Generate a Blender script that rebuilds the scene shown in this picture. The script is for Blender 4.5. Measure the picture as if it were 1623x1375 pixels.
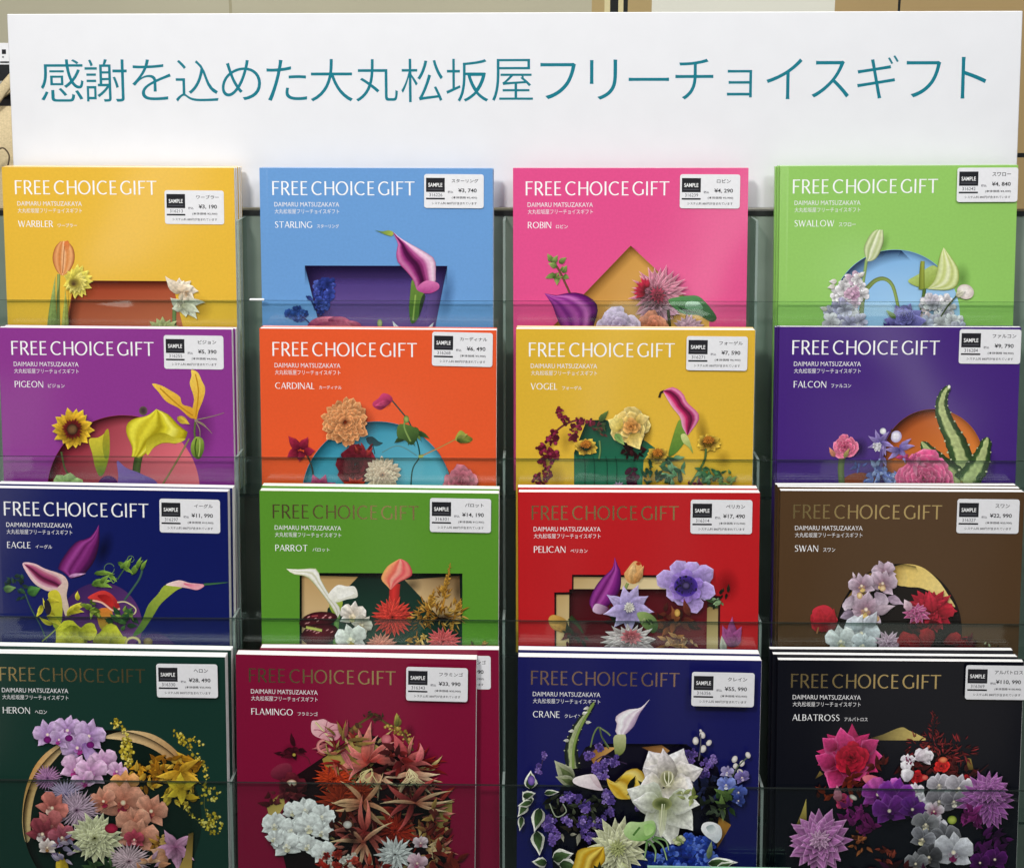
import bpy, math, random
from mathutils import Vector, Matrix
from mathutils.geometry import tessellate_polygon

for o in list(bpy.data.objects): bpy.data.objects.remove(o)
S = bpy.context.scene
COL = S.collection
R = math.radians
LEAN = 6.0                      # the whole rack leans back by this much (degrees)
CA, SA = math.cos(R(LEAN)), math.sin(R(LEAN))
Z0 = 1.25                       # height of the tops of the uppermost catalogues

def W(u, v, w=0.0):
    """rack frame (right, up the lean, out towards the shopper) -> world"""
    return Vector((u, -w*CA + v*SA, Z0 + v*CA + w*SA))

# ------------------------------------------------------------------ camera
cam = bpy.data.cameras.new('camera'); co = bpy.data.objects.new('camera', cam); COL.objects.link(co)
co.location = W(0.02218, 0.10013, 1.05905)
co.rotation_euler = (R(90-LEAN-5.4), 0, R(1.2))
cam.sensor_fit = 'HORIZONTAL'; cam.sensor_width = 36.0
cam.lens = 36.0*1900/1623
cam.shift_x = 0.0003; cam.shift_y = -417.5/1623
cam.clip_start = 0.02; cam.clip_end = 60
S.camera = co

# ------------------------------------------------------------------ light
wd = bpy.data.worlds.new('World'); S.world = wd; wd.use_nodes = True
bg = wd.node_tree.nodes['Background']
bg.inputs['Color'].default_value = (0.93, 0.97, 1.0, 1); bg.inputs['Strength'].default_value = 0.07

def area(name, loc, target, sx, sy, energy, col=(1, 1, 1)):
    l = bpy.data.lights.new(name, 'AREA'); l.shape = 'RECTANGLE'; l.size = sx; l.size_y = sy
    l.energy = energy; l.color = col
    o = bpy.data.objects.new(name, l); COL.objects.link(o); o.location = loc
    o.rotation_euler = (Vector(target)-Vector(loc)).to_track_quat('-Z', 'Y').to_euler()
    return o
# ceiling spots of the shop, up and in front of the rack
area('ceiling_lamp_main', (-0.75, -1.55, 2.75), (0, 0, 1.05), 0.28, 0.28, 38, (1.0, 0.97, 0.93))
area('ceiling_lamp_right', (0.95, -1.5, 2.8), (0, 0, 1.0), 0.5, 0.5, 20, (0.97, 0.98, 1.0))
area('ceiling_lamp_row', (0.0, -0.9, 2.9), (0, 0, 1.0), 2.4, 0.35, 20, (0.97, 0.99, 1.0))
area('ceiling_lamp_back', (0.0, 0.05, 2.9), (0, 0.7, 1.4), 2.4, 0.5, 13, (1.0, 0.97, 0.9))
# lit showcases low across the aisle: what the foil lettering and the acrylic mirror
for x, wdt, e in ((-1.42, 0.46, 1.05), (-0.335, 0.19, 0.22), (0.095, 0.09, 0.09), (0.355, 0.11, 0.12), (0.89, 0.38, 0.50)):
    area('showcase_lamp', (x, -1.8, 0.36), (x*0.6, 0, 0.72), wdt, 0.78, e, (1.0, 0.94, 0.84))
for x, z, e, tilt in ((-1.30, 1.16, 0.75, -24), (0.62, 1.06, 0.85, -20), (1.22, 0.74, 0.60, 38), (0.30, 0.66, 0.30, -14)):
    l = area('shop_strip_lamp', (x, -3.0, z), (x*0.3, 0, 1.1), 0.13, 0.62, e, (1.0, 0.97, 0.92))
    l.rotation_euler = (l.rotation_euler.to_matrix() @ Matrix.Rotation(R(tilt), 3, 'Z')).to_euler()

S.view_settings.view_transform = 'Standard'; S.view_settings.look = 'None'
S.view_settings.exposure = 0.0; S.view_settings.gamma = 1.0
S.view_settings.use_curve_mapping = False
S.cycles.transparent_max_bounces = 64
S.cycles.max_bounces = 10
S.cycles.use_denoising = True

# ------------------------------------------------------------------ materials
def lin(h, k=1.0):
    h = h.lstrip('#')
    o = []
    for i in (0, 2, 4):
        c = int(h[i:i+2], 16)/255
        o.append((c/12.92 if c <= 0.04045 else ((c+0.055)/1.055)**2.4)*k)
    return tuple(o)

def newmat(name):
    m = bpy.data.materials.new(name); m.use_nodes = True
    nt = m.node_tree; b = nt.nodes['Principled BSDF']
    return m, nt, b

def node(nt, t, **kw):
    n = nt.nodes.new(t)
    for k, v in kw.items(): setattr(n, k, v)
    return n

def noise_mul(nt, b, col_socket_or_rgb, scale, amt, coord='Object', stretch=None):
    """base colour = colour * (1 +- amt) by noise"""
    tc = node(nt, 'ShaderNodeTexCoord'); nz = node(nt, 'ShaderNodeTexNoise')
    nz.inputs['Scale'].default_value = scale; nz.inputs['Detail'].default_value = 4
    src = tc.outputs[coord]
    if stretch:
        mp = node(nt, 'ShaderNodeMapping'); mp.inputs['Scale'].default_value = stretch
        nt.links.new(src, mp.inputs['Vector']); src = mp.outputs['Vector']
    nt.links.new(src, nz.inputs['Vector'])
    mr = node(nt, 'ShaderNodeMapRange'); mr.inputs['From Min'].default_value = 0.3; mr.inputs['From Max'].default_value = 0.7
    mr.inputs['To Min'].default_value = 1-amt; mr.inputs['To Max'].default_value = 1+amt
    nt.links.new(nz.outputs['Fac'], mr.inputs['Value'])
    mx = node(nt, 'ShaderNodeMix', data_type='RGBA', blend_type='MULTIPLY')
    mx.inputs[0].default_value = 1
    if isinstance(col_socket_or_rgb, tuple): mx.inputs[6].default_value = (*col_socket_or_rgb, 1)
    else: nt.links.new(col_socket_or_rgb, mx.inputs[6])
    nt.links.new(mr.outputs['Result'], mx.inputs[7])
    nt.links.new(mx.outputs[2], b.inputs['Base Color'])
    return src

def sheet_bump(nt, b, strength=0.14, fine=0.006):
    """very gentle waviness of a coated paper sheet, so gloss is never perfectly flat"""
    tc = node(nt, 'ShaderNodeTexCoord'); oi = node(nt, 'ShaderNodeObjectInfo')
    ad = node(nt, 'ShaderNodeVectorMath', operation='ADD')
    cm = node(nt, 'ShaderNodeCombineXYZ')
    nt.links.new(oi.outputs['Location'], ad.inputs[0]); nt.links.new(tc.outputs['Object'], ad.inputs[1])
    nz = node(nt, 'ShaderNodeTexNoise'); nz.inputs['Scale'].default_value = 6; nz.inputs['Detail'].default_value = 1
    nt.links.new(ad.outputs[0], nz.inputs['Vector'])
    n2 = node(nt, 'ShaderNodeTexNoise'); n2.inputs['Scale'].default_value = 900; n2.inputs['Detail'].default_value = 2
    nt.links.new(tc.outputs['Object'], n2.inputs['Vector'])
    b1 = node(nt, 'ShaderNodeBump'); b1.inputs['Strength'].default_value = strength; b1.inputs['Distance'].default_value = 0.02
    b2 = node(nt, 'ShaderNodeBump'); b2.inputs['Strength'].default_value = fine; b2.inputs['Distance'].default_value = 0.001
    nt.links.new(nz.outputs['Fac'], b1.inputs['Height']); nt.links.new(n2.outputs['Fac'], b2.inputs['Height'])
    nt.links.new(b1.outputs['Normal'], b2.inputs['Normal']); nt.links.new(b2.outputs['Normal'], b.inputs['Normal']); nt.links.new(b2.outputs['Normal'], b.inputs['Coat Normal'])

KP = 0.92                      # printed colours: screen value -> reflectance
def cover_mat(name, hexc, coat=0.36):
    m, nt, b = newmat('coated_cover_'+name)
    noise_mul(nt, b, lin(hexc, KP), 420, 0.03)
    b.inputs['Roughness'].default_value = 0.34; b.inputs['Specular IOR Level'].default_value = 0.18; b.inputs['Coat Weight'].default_value = coat; b.inputs['Coat Roughness'].default_value = 0.12
    sheet_bump(nt, b)
    return m
def plain(name, rgb, rough=0.5, scale=200, amt=0.04, spec=0.4, metal=0.0, bump=None):
    m, nt, b = newmat(name)
    noise_mul(nt, b, rgb, scale, amt)
    b.inputs['Roughness'].default_value = rough; b.inputs['Specular IOR Level'].default_value = spec
    b.inputs['Metallic'].default_value = metal
    if bump: sheet_bump(nt, b, *bump)
    return m

def art_mat():
    m, nt, b = newmat('printed_flowers')
    at = node(nt, 'ShaderNodeVertexColor'); at.layer_name = 'Col'
    tx = node(nt, 'ShaderNodeAttribute', attribute_name='Petal')
    tc = node(nt, 'ShaderNodeTexCoord'); nz = node(nt, 'ShaderNodeTexNoise')
    nz.inputs['Scale'].default_value = 330; nz.inputs['Detail'].default_value = 3; nz.inputs['Roughness'].default_value = 0.62
    nt.links.new(tc.outputs['Object'], nz.inputs['Vector'])
    mr = node(nt, 'ShaderNodeMapRange'); mr.inputs['From Min'].default_value = 0.28; mr.inputs['From Max'].default_value = 0.72
    mr.inputs['To Min'].default_value = -0.30; mr.inputs['To Max'].default_value = 0.20
    nt.links.new(nz.outputs['Fac'], mr.inputs['Value'])
    mm = node(nt, 'ShaderNodeMath', operation='MULTIPLY_ADD'); mm.inputs[2].default_value = 1
    nt.links.new(mr.outputs['Result'], mm.inputs[0]); nt.links.new(tx.outputs['Fac'], mm.inputs[1])
    mx = node(nt, 'ShaderNodeVectorMath', operation='SCALE')
    nt.links.new(at.outputs['Color'], mx.inputs[0]); nt.links.new(mm.outputs[0], mx.inputs['Scale'])
    nt.links.new(mx.outputs[0], b.inputs['Base Color'])
    b.inputs['Roughness'].default_value = 0.34; b.inputs['Specular IOR Level'].default_value = 0.18; b.inputs['Coat Weight'].default_value = 0.36; b.inputs['Coat Roughness'].default_value = 0.09
    sheet_bump(nt, b)
    tr = node(nt, 'ShaderNodeBsdfTransparent'); mix = node(nt, 'ShaderNodeMixShader')
    nt.links.new(at.outputs['Alpha'], mix.inputs[0]); nt.links.new(tr.outputs[0], mix.inputs[1]); nt.links.new(b.outputs[0], mix.inputs[2])
    nt.links.new(mix.outputs[0], nt.nodes['Material Output'].inputs['Surface'])
    return m

def acrylic(name, tint, gloss=1.0, rough=0.03, diffuse_mix=0.0):
    m = bpy.data.materials.new(name); m.use_nodes = True; nt = m.node_tree; nt.nodes.clear()
    out = node(nt, 'ShaderNodeOutputMaterial'); tr = node(nt, 'ShaderNodeBsdfTransparent'); gl = node(nt, 'ShaderNodeBsdfGlossy')
    tr.inputs['Color'].default_value = (*tint, 1); gl.inputs['Roughness'].default_value = rough
    gl.inputs['Color'].default_value = (0.9*gloss, 1.0*gloss, 0.97*gloss, 1)
    lw = node(nt, 'ShaderNodeLayerWeight')
    pw = node(nt, 'ShaderNodeMath', operation='POWER'); pw.inputs[1].default_value = 5
    fr = node(nt, 'ShaderNodeMath', operation='MULTIPLY_ADD'); fr.inputs[1].default_value = 0.96; fr.inputs[2].default_value = 0.03
    nt.links.new(lw.outputs['Facing'], pw.inputs[0]); nt.links.new(pw.outputs[0], fr.inputs[0])
    tc = node(nt, 'ShaderNodeTexCoord'); mp = node(nt, 'ShaderNodeMapping'); mp.inputs['Scale'].default_value = (1.5, 14, 1)
    nz = node(nt, 'ShaderNodeTexNoise'); nz.inputs['Scale'].default_value = 3; nz.inputs['Detail'].default_value = 2
    bp = node(nt, 'ShaderNodeBump'); bp.inputs['Strength'].default_value = 0.05; bp.inputs['Distance'].default_value = 0.01
    nt.links.new(tc.outputs['Object'], mp.inputs['Vector']); nt.links.new(mp.outputs[0], nz.inputs['Vector'])
    nt.links.new(nz.outputs['Fac'], bp.inputs['Height'])
    nt.links.new(bp.outputs[0], gl.inputs['Normal'])
    mx = node(nt, 'ShaderNodeMixShader')
    nt.links.new(fr.outputs[0], mx.inputs[0]); nt.links.new(tr.outputs[0], mx.inputs[1]); nt.links.new(gl.outputs[0], mx.inputs[2])
    last = mx
    if diffuse_mix:  # pale diffuse share, gives the cut edges a lightened look
        df = node(nt, 'ShaderNodeBsdfDiffuse'); df.inputs['Color'].default_value = (0.62, 0.72, 0.68, 1)
        m2 = node(nt, 'ShaderNodeMixShader'); m2.inputs[0].default_value = diffuse_mix
        nt.links.new(mx.outputs[0], m2.inputs[1]); nt.links.new(df.outputs[0], m2.inputs[2]); last = m2
    nt.links.new(last.outputs[0], out.inputs['Surface'])
    return m

M = {}
M['white_ink'] = plain('white_ink', (0.86, 0.86, 0.86), 0.3, bump=(0.14, 0.006))
M['pale_ink'] = plain('pale_ink', (0.76, 0.75, 0.76), 0.3, bump=(0.14, 0.006))
M['gold_foil'] = plain('gold_foil', (0.66, 0.50, 0.22), 0.17, metal=1.0, bump=(0.14, 0.006))
M['copper_foil'] = plain('copper_foil', (0.66, 0.42, 0.30), 0.17, metal=1.0, bump=(0.14, 0.006))
M['sticker'] = plain('sticker_paper', (0.74, 0.74, 0.76), 0.45, 300, 0.03)
M['black_ink'] = plain('black_ink', (0.012, 0.012, 0.016), 0.4)
M['grey_ink'] = plain('grey_ink', (0.10, 0.10, 0.12), 0.5)
M['art'] = art_mat()
def page_mat():
    m, nt, b = newmat('page_edges')
    noise_mul(nt, b, (0.84, 0.83, 0.82), 60, 0.09, stretch=(0.15, 0.15, 60))
    b.inputs['Roughness'].default_value = 0.6
    return m
M['pages'] = page_mat()
M['board'] = plain('sign_board', (0.70, 0.706, 0.73), 0.32, 40, 0.012, 0.45, bump=(0.05, 0.03))
M['teal'] = plain('teal_print', lin('087687', 0.9), 0.35, 300, 0.05)
M['acrylic'] = acrylic('green_tinted_acrylic', (0.95, 0.978, 0.968), 0.8, 0.03, 0.0)
M['edge'] = acrylic('acrylic_cut_edge', (0.20, 0.29, 0.26), 0.6, 0.2, 0.02)
M['edge_pale'] = acrylic('acrylic_lit_edge', (0.55, 0.70, 0.64), 1.0, 0.2, 0.30)  # pale copy for divider edges: the light they catch is put into the colour
M['back'] = plain('frosted_back_panel', lin('7e8c80', 0.95), 0.35, 30, 0.08, 0.4)
M['dark'] = plain('dark_rail', (0.012, 0.014, 0.014), 0.4)
# ------------------------------------------------------------------ mesh helpers
def mesh_obj(name, verts, faces, mat, parent=None, smooth=False):
    me = bpy.data.meshes.new(name); me.from_pydata([tuple(v) for v in verts], [], faces); me.update()
    mats = mat if isinstance(mat, (list, tuple)) else [mat]
    for m in mats: me.materials.append(m)
    if smooth:
        for p in me.polygons: p.use_smooth = True
    o = bpy.data.objects.new(name, me); COL.objects.link(o)
    if parent: o.parent = parent
    return o

class MB:
    def __init__(s): s.v = []; s.f = []; s.mi = []
    def quad(s, a, b, c, d, mi=0):
        i = len(s.v); s.v += [a, b, c, d]; s.f.append((i, i+1, i+2, i+3)); s.mi.append(mi)
    def box(s, x0, x1, y0, y1, z0, z1, bev=0.0, mi=0, skip=()):
        """box; with bev > 0 its four z-parallel edges and front rim are chamfered"""
        if bev <= 0:
            i = len(s.v)
            s.v += [(x, y, z) for z in (z0, z1) for y in (y0, y1) for x in (x0, x1)]
            for k, f in (('b', (0, 2, 3, 1)), ('f', (4, 5, 7, 6)), ('d', (0, 1, 5, 4)), ('u', (2, 6, 7, 3)), ('l', (0, 4, 6, 2)), ('r', (1, 3, 7, 5))):
                if k in skip: continue
                s.f.append(tuple(i+j for j in f)); s.mi.append(mi if not isinstance(mi, dict) else mi.get(k, 0))
        else:
            b = bev
            ring = lambda e, z: [(x0+e+b, y0+e, z), (x1-e-b, y0+e, z), (x1-e, y0+e+b, z), (x1-e, y1-e-b, z), (x1-e-b, y1-e, z), (x0+e+b, y1-e, z), (x0+e, y1-e-b, z), (x0+e, y0+e+b, z)]
            rs = [ring(b, z0), ring(0, z0+b), ring(0, z1-b), ring(b, z1)]
            i = len(s.v)
            for r_ in rs: s.v += r_
            s.f.append(tuple(i+7-j for j in range(8))); s.mi.append(0)
            for k in range(3):
                for j in range(8):
                    j2 = (j+1) % 8
                    s.f.append((i+k*8+j, i+k*8+j2, i+k*8+8+j2, i+k*8+8+j)); s.mi.append(0)
            s.f.append(tuple(i+24+j for j in range(8))); s.mi.append(0)
    def build(s, name, mat, parent=None, smooth=False):
        o = mesh_obj(name, s.v, s.f, mat, parent, smooth)
        for p, m in zip(o.data.polygons, s.mi): p.material_index = m
        return o

def tag(o, label=None, cat=None, group=None, kind=None):
    if label: o['label'] = label
    if cat: o['category'] = cat
    if group: o['group'] = group
    if kind: o['kind'] = kind
    return o
def empty(name, loc, roll=0.0):
    o = bpy.data.objects.new(name, None); COL.objects.link(o); o.empty_display_size = 0.02
    o.location = loc
    o.rotation_euler = (Matrix.Rotation(R(90-LEAN), 3, 'X') @ Matrix.Rotation(R(roll), 3, 'Z')).to_euler()
    return o

# ------------------------------------------------------------------ text
TEXT_CACHE = {}
def text_mesh(body, offset=0.0, res=3, space=1.0):
    k = (body, offset, res, space)
    if k in TEXT_CACHE: return TEXT_CACHE[k]
    c = bpy.data.curves.new('lettering', 'FONT'); c.body = body; c.size = 1; c.offset = offset; c.resolution_u = res
    c.space_character = space
    o = bpy.data.objects.new('lettering', c); COL.objects.link(o)
    dg = bpy.context.evaluated_depsgraph_get(); dg.update()
    m = bpy.data.meshes.new_from_object(o.evaluated_get(dg), depsgraph=dg)
    v = [tuple(p.co) for p in m.vertices]; f = [tuple(p.vertices) for p in m.polygons]
    bpy.data.objects.remove(o); bpy.data.curves.remove(c); bpy.data.meshes.remove(m)
    TEXT_CACHE[k] = (v, f)
    return v, f
class TextBag:
    """lettering laid in a rectangle, collected into one mesh; several inks"""
    def __init__(s): s.v = []; s.f = []; s.mi = []
    def put(s, body, x0, x1, ytop, ybot, z, mi=0, offset=0.0, res=3, keep=False, space=1.0):
        v, f = text_mesh(body, offset, res, space)
        ax, bx = min(p[0] for p in v), max(p[0] for p in v); ay, by = min(p[1] for p in v), max(p[1] for p in v)
        sx = (x1-x0)/max(bx-ax, 1e-6); sy = (ytop-ybot)/max(by-ay, 1e-6)
        if keep: sy = sx
        i = len(s.v)
        s.v += [(x0+(p[0]-ax)*sx, ybot+(p[1]-ay)*sy, z) for p in v]
        s.f += [tuple(i+j for j in q) for q in f]; s.mi += [mi]*len(f)
    def rect(s, x0, x1, ytop, ybot, z, mi=0):
        i = len(s.v); s.v += [(x0, ybot, z), (x1, ybot, z), (x1, ytop, z), (x0, ytop, z)]; s.f.append((i, i+1, i+2, i+3)); s.mi.append(mi)
    def build(s, name, mats, parent):
        o = mesh_obj(name, s.v, s.f, mats, parent)
        for p, m in zip(o.data.polygons, s.mi): p.material_index = m
        return o

# classical roman capitals drawn as modulated strokes (cap height 1)
TK, TN = 0.128, 0.072
def _arc(cx, cy, rx, ry, a0, a1, n=18):
    o = []
    for i in range(n+1):
        a = R(a0+(a1-a0)*i/n)
        o.append((cx+rx*math.cos(a), cy+ry*math.sin(a), TN+(TK-TN)*abs(math.cos(a))))
    return o
def _l(x0, y0, x1, y1, t): return [(x0, y0, t), (x1, y1, t)]
_st = lambda x: _l(x, 0, x, 1, TK)
GL = {
 'A': (.76, [_l(.03, 0, .38, 1, TN), _l(.37, 1, .73, 0, TK), _l(.15, .33, .6, .33, TN)]),
 'B': (.60, [_st(.07), _l(.07, .96, .28, .96, TN), _arc(.28, .745, .22, .215, 90, -90, 10), _l(.07, .53, .3, .53, TN), _arc(.28, .285, .26, .245, 90, -90, 10), _l(.07, .04, .28, .04, TN)]),
 'C': (.82, [_arc(.5, .5, .43, .46, 52, 308, 24)]),
 'D': (.82, [_st(.07), _l(.07, .96, .32, .96, TN), _arc(.32, .5, .43, .46, 90, -90, 18), _l(.07, .04, .32, .04, TN)]),
 'E': (.52, [_st(.07), _l(.07, .96, .50, .96, TN), _l(.07, .52, .46, .52, TN), _l(.07, .04, .52, .04, TN)]),
 'F': (.54, [_st(.07), _l(.07, .96, .55, .96, TN), _l(.07, .51, .48, .51, TN)]),
 'G': (.88, [_arc(.5, .5, .43, .46, 52, 300, 24), [(.72, .10, TN), (.80, .13, TK)], _l(.80, .10, .80, .44, TK)]),
 'H': (.76, [_st(.07), _st(.69), _l(.07, .52, .69, .52, TN)]),
 'I': (.15, [_st(.075)]),
 'K': (.68, [_st(.07), _l(.1, .48, .6, 1, TN), _l(.22, .6, .66, 0, TK)]),
 'L': (.48, [_st(.07), _l(.07, .04, .48, .04, TN)]),
 'M': (.92, [_l(.08, 0, .14, 1, TN), _l(.14, 1, .46, .12, TK), _l(.46, .12, .78, 1, TN), _l(.78, 1, .85, 0, TK)]),
 'N': (.80, [_l(.06, 0, .06, 1, TN), _l(.08, 1, .72, 0, TK), _l(.74, 0, .74, 1, TN)]),
 'O': (.98, [_arc(.49, .5, .42, .46, 0, 360, 32)]),
 'P': (.58, [_st(.07), _l(.07, .96, .28, .96, TN), _arc(.28, .71, .24, .25, 90, -90, 12), _l(.07, .46, .28, .46, TN)]),
 'R': (.66, [_st(.07), _l(.07, .96, .28, .96, TN), _arc(.28, .72, .24, .24, 90, -90, 12), _l(.07, .48, .28, .48, TN), _l(.28, .48, .62, 0, TK)]),
 'S': (.54, [[(.47, .86, TN), (.40, .94, TN), (.27, .97, TN), (.13, .91, TK*.8), (.08, .77, TK), (.14, .63, TK), (.29, .53, TK), (.43, .42, TK), (.49, .27, TK), (.43, .11, TK*.8), (.28, .03, TN), (.13, .05, TN), (.05, .14, TN)]]),
 'T': (.76, [_l(.38, 0, .38, 1, TK), _l(0, .96, .76, .96, TN)]),
 'V': (.72, [_l(.03, 1, .36, 0, TK), _l(.36, 0, .69, 1, TN)]),
 'W': (1.10, [_l(.03, 1, .30, 0, TK), _l(.30, 0, .55, .95, TN), _l(.55, .95, .80, 0, TK), _l(.80, 0, 1.07, 1, TN)]),
}
def ribbon(pts):
    """centre line with widths -> left and right rails"""
    n = len(pts); L = []; Rr = []
    for i, (x, y, t) in enumerate(pts):
        a = pts[max(i-1, 0)]; b = pts[min(i+1, n-1)]
        dx, dy = b[0]-a[0], b[1]-a[1]; q = math.hypot(dx, dy) or 1
        nx, ny = -dy/q*t/2, dx/q*t/2
        L.append((x+nx, y+ny)); Rr.append((x-nx, y-ny))
    return L, Rr
class Strokes:
    def __init__(s): s.v = []; s.f = []; s.z = 0
    def glyph(s, ch, x, y, h, z, wx=1.0):
        for k, pts in enumerate(GL[ch][1]):
            s.z = (s.z+1) % 40
            zz = z+s.z*1.5e-6
            L, Rr = ribbon(pts); i = len(s.v)
            for a, b in zip(L, Rr):
                s.v += [(x+a[0]*h*wx, y+a[1]*h, zz), (x+b[0]*h*wx, y+b[1]*h, zz)]
            for j in range(len(L)-1):
                s.f.append((i+2*j, i+2*j+1, i+2*j+3, i+2*j+2))
    def word(s, word, x, y, h, z, track=.12, wx=1.0, width=None):
        tot = sum(GL[c][0] for c in word)+track*(len(word)-1)
        if width: wx = width/(tot*h)
        for c in word:
            s.glyph(c, x, y, h, z, wx); x += (GL[c][0]+track)*h*wx
        return x
TITLE_POS = [('F', 0), ('R', .70), ('E', 1.50), ('E', 2.20), ('C', 3.03), ('H', 4.04), ('O', 4.90), ('I', 6.04), ('C', 6.35), ('E', 7.36), ('G', 8.17), ('I', 9.21), ('F', 9.58), ('T', 10.23)]

# ------------------------------------------------------------------ printed pictures
def crom(pts, n=5, closed=True):
    o = []; N = len(pts)
    rng = range(N) if closed else range(N-1)
    for i in rng:
        g = (lambda k: pts[k % N]) if closed else (lambda k: pts[min(max(k, 0), N-1)])
        p0, p1, p2, p3 = g(i-1), g(i), g(i+1), g(i+2)
        for j in range(n):
            t = j/n; t2 = t*t; t3 = t2*t
            o.append(tuple(.5*((2*p1[d])+(-p0[d]+p2[d])*t+(2*p0[d]-5*p1[d]+4*p2[d]-p3[d])*t2+(-p0[d]+3*p1[d]-3*p2[d]+p3[d])*t3) for d in (0, 1)))
    if not closed: o.append(tuple(pts[-1]))
    return o
def mixc(a, b, t): return tuple(a[i]+(b[i]-a[i])*t for i in range(3))
def mulc(a, k): return tuple(min(max(x*k, 0), .95) for x in a)
KA = 0.92
class Art:
    """a printed flower picture: flat inked shapes, each a few microns over the last"""
    def __init__(s, K, seed):
        s.K = K; s.v = []; s.f = []; s.c = []; s.t = []; s.tex = 0; s.z = 6e-5; s.rnd = random.Random(seed)
    def col(s, c): return c if isinstance(c, tuple) else lin(c, KA)
    def add(s, vs, fs, cs, alphas=None):
        i = len(s.v); K = s.K
        for x, y in vs:
            X = K[0]+K[1]*x+K[2]*y; Y = K[3]+K[4]*x+K[5]*y
            X = min(max(X, 0.3), 209.7); Y = min(max(Y, 0.3), 296.5)
            s.v.append(((X-105)/1000, .297-Y/1000, s.z))
        s.f += [tuple(i+j for j in f) for f in fs]
        for k, c in enumerate(cs): s.c.append((*c, 1.0 if alphas is None else alphas[k]))
        s.t += [s.tex]*len(cs)
        s.z += 1.2e-6
    # filled outline with a linear blend of two inks
    def P(s, pts, c0, c1=None, ang=90, smooth=True, a=1.0):
        c0 = s.col(c0); c1 = s.col(c1) if c1 else c0
        p = crom(pts, 5) if smooth else list(pts)
        dx, dy = math.cos(R(ang)), math.sin(R(ang))
        d = [x*dx+y*dy for x, y in p]; lo, hi = min(d), max(d)
        s.tex = .45 if smooth and len(pts) < 30 else 0
        tri = tessellate_polygon([[Vector((x, y, 0)) for x, y in p]])
        s.add(p, [tuple(t) for t in tri], [mixc(c0, c1, (q-lo)/max(hi-lo, 1e-6)) for q in d], [a]*len(p)); s.tex = 0
    def Q(s, pts, c0, c1=None, ang=90, a=1.0): s.P(pts, c0, c1, ang, False, a)
    # curved spathe or bud between two rails, inks listed across it, fine veins along it
    def loft(s, L, Rr, cols, k0=1.0, k1=.8, veins=.10, n=16, m=22):
        cols = [s.col(c) for c in cols]
        def res(p):
            q = crom(p, 8, False); d = [0]
            for a, b in zip(q, q[1:]): d.append(d[-1]+math.hypot(b[0]-a[0], b[1]-a[1]))
            o = []; j = 0
            for i in range(n):
                t = d[-1]*i/(n-1)
                while j < len(d)-2 and d[j+1] < t: j += 1
                f = (t-d[j])/max(d[j+1]-d[j], 1e-6)
                o.append((q[j][0]+(q[j+1][0]-q[j][0])*f, q[j][1]+(q[j+1][1]-q[j][1])*f))
            return o
        a, b = res(L), res(Rr); vs = []; cs = []; fs = []
        vein = [s.rnd.uniform(1-veins, 1+veins) for _ in range(m)]
        for i in range(n):
            t = i/(n-1)
            for j in range(m):
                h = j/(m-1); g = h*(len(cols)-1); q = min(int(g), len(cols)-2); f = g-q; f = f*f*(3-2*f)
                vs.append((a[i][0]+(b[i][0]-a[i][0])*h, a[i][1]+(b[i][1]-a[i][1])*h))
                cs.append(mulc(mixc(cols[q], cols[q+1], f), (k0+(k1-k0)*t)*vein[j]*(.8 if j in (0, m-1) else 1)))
        for i in range(n-1):
            for j in range(m-1): fs.append((i*m+j, i*m+j+1, i*m+m+j+1, i*m+m+j))
        s.tex = .35; s.add(vs, fs, cs); s.tex = 0
    # star-shaped outline shaded from its middle to its rim
    def B(s, pts, cc, ce, k=4, off=(0, 0), ac=1.0, ae=1.0, smooth=True):
        cc, ce = s.col(cc), s.col(ce)
        p = crom(pts, 4) if smooth else list(pts); n = len(p)
        cx = sum(q[0] for q in p)/n+off[0]; cy = sum(q[1] for q in p)/n+off[1]
        vs = [(cx, cy)]; cs = [cc]; al = [ac]; fs = []
        for r_ in range(1, k+1):
            t = r_/k
            for x, y in p:
                vs.append((cx+(x-cx)*t, cy+(y-cy)*t)); cs.append(mixc(cc, ce, t*t)); al.append(ac+(ae-ac)*t)
        for i in range(n): fs.append((0, 1+i, 1+(i+1) % n))
        for r_ in range(k-1):
            for i in range(n):
                j = (i+1) % n; a = 1+r_*n; b = a+n
                fs.append((a+i, b+i, b+j, a+j))
        s.tex = .6 if ac == ae == 1 else 0; s.add(vs, fs, cs, al); s.tex = 0
    def oval(s, cx, cy, rx, ry, cc, ce, rot=0, off=(0, 0), jit=.0):
        p = []
        for i in range(12):
            a = 2*math.pi*i/12; k = 1+s.rnd.uniform(-jit, jit)
            x, y = rx*math.cos(a)*k, ry*math.sin(a)*k
            p.append((cx+x*math.cos(R(rot))-y*math.sin(R(rot)), cy+x*math.sin(R(rot))+y*math.cos(R(rot))))
        s.B(p, cc, ce, 3, off)
    def sh(s, cx, cy, rx, ry, a=.55, rot=0, c='000000'):
        p = [(cx+rx*math.cos(t)*math.cos(R(rot))-ry*math.sin(t)*math.sin(R(rot)), cy+rx*math.cos(t)*math.sin(R(rot))+ry*math.sin(t)*math.cos(R(rot))) for t in [2*math.pi*i/24 for i in range(24)]]
        s.B(p, c, c, 4, (0, 0), a, 0.0, False)
    def edge(s, pts, dx, dy, a=.7, c='000000'):
        """printed inner shadow along an open line, fading in direction (dx, dy)"""
        c = s.col(c); n = len(pts)
        vs = list(pts)+[(x+dx*.4, y+dy*.4) for x, y in pts]+[(x+dx, y+dy) for x, y in pts]
        fs = [(k*n+i, k*n+i+1, (k+1)*n+i+1, (k+1)*n+i) for k in (0, 1) for i in range(n-1)]
        s.add(vs, fs, [c]*(3*n), [a]*n+[a*.45]*n+[0]*n)
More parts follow.
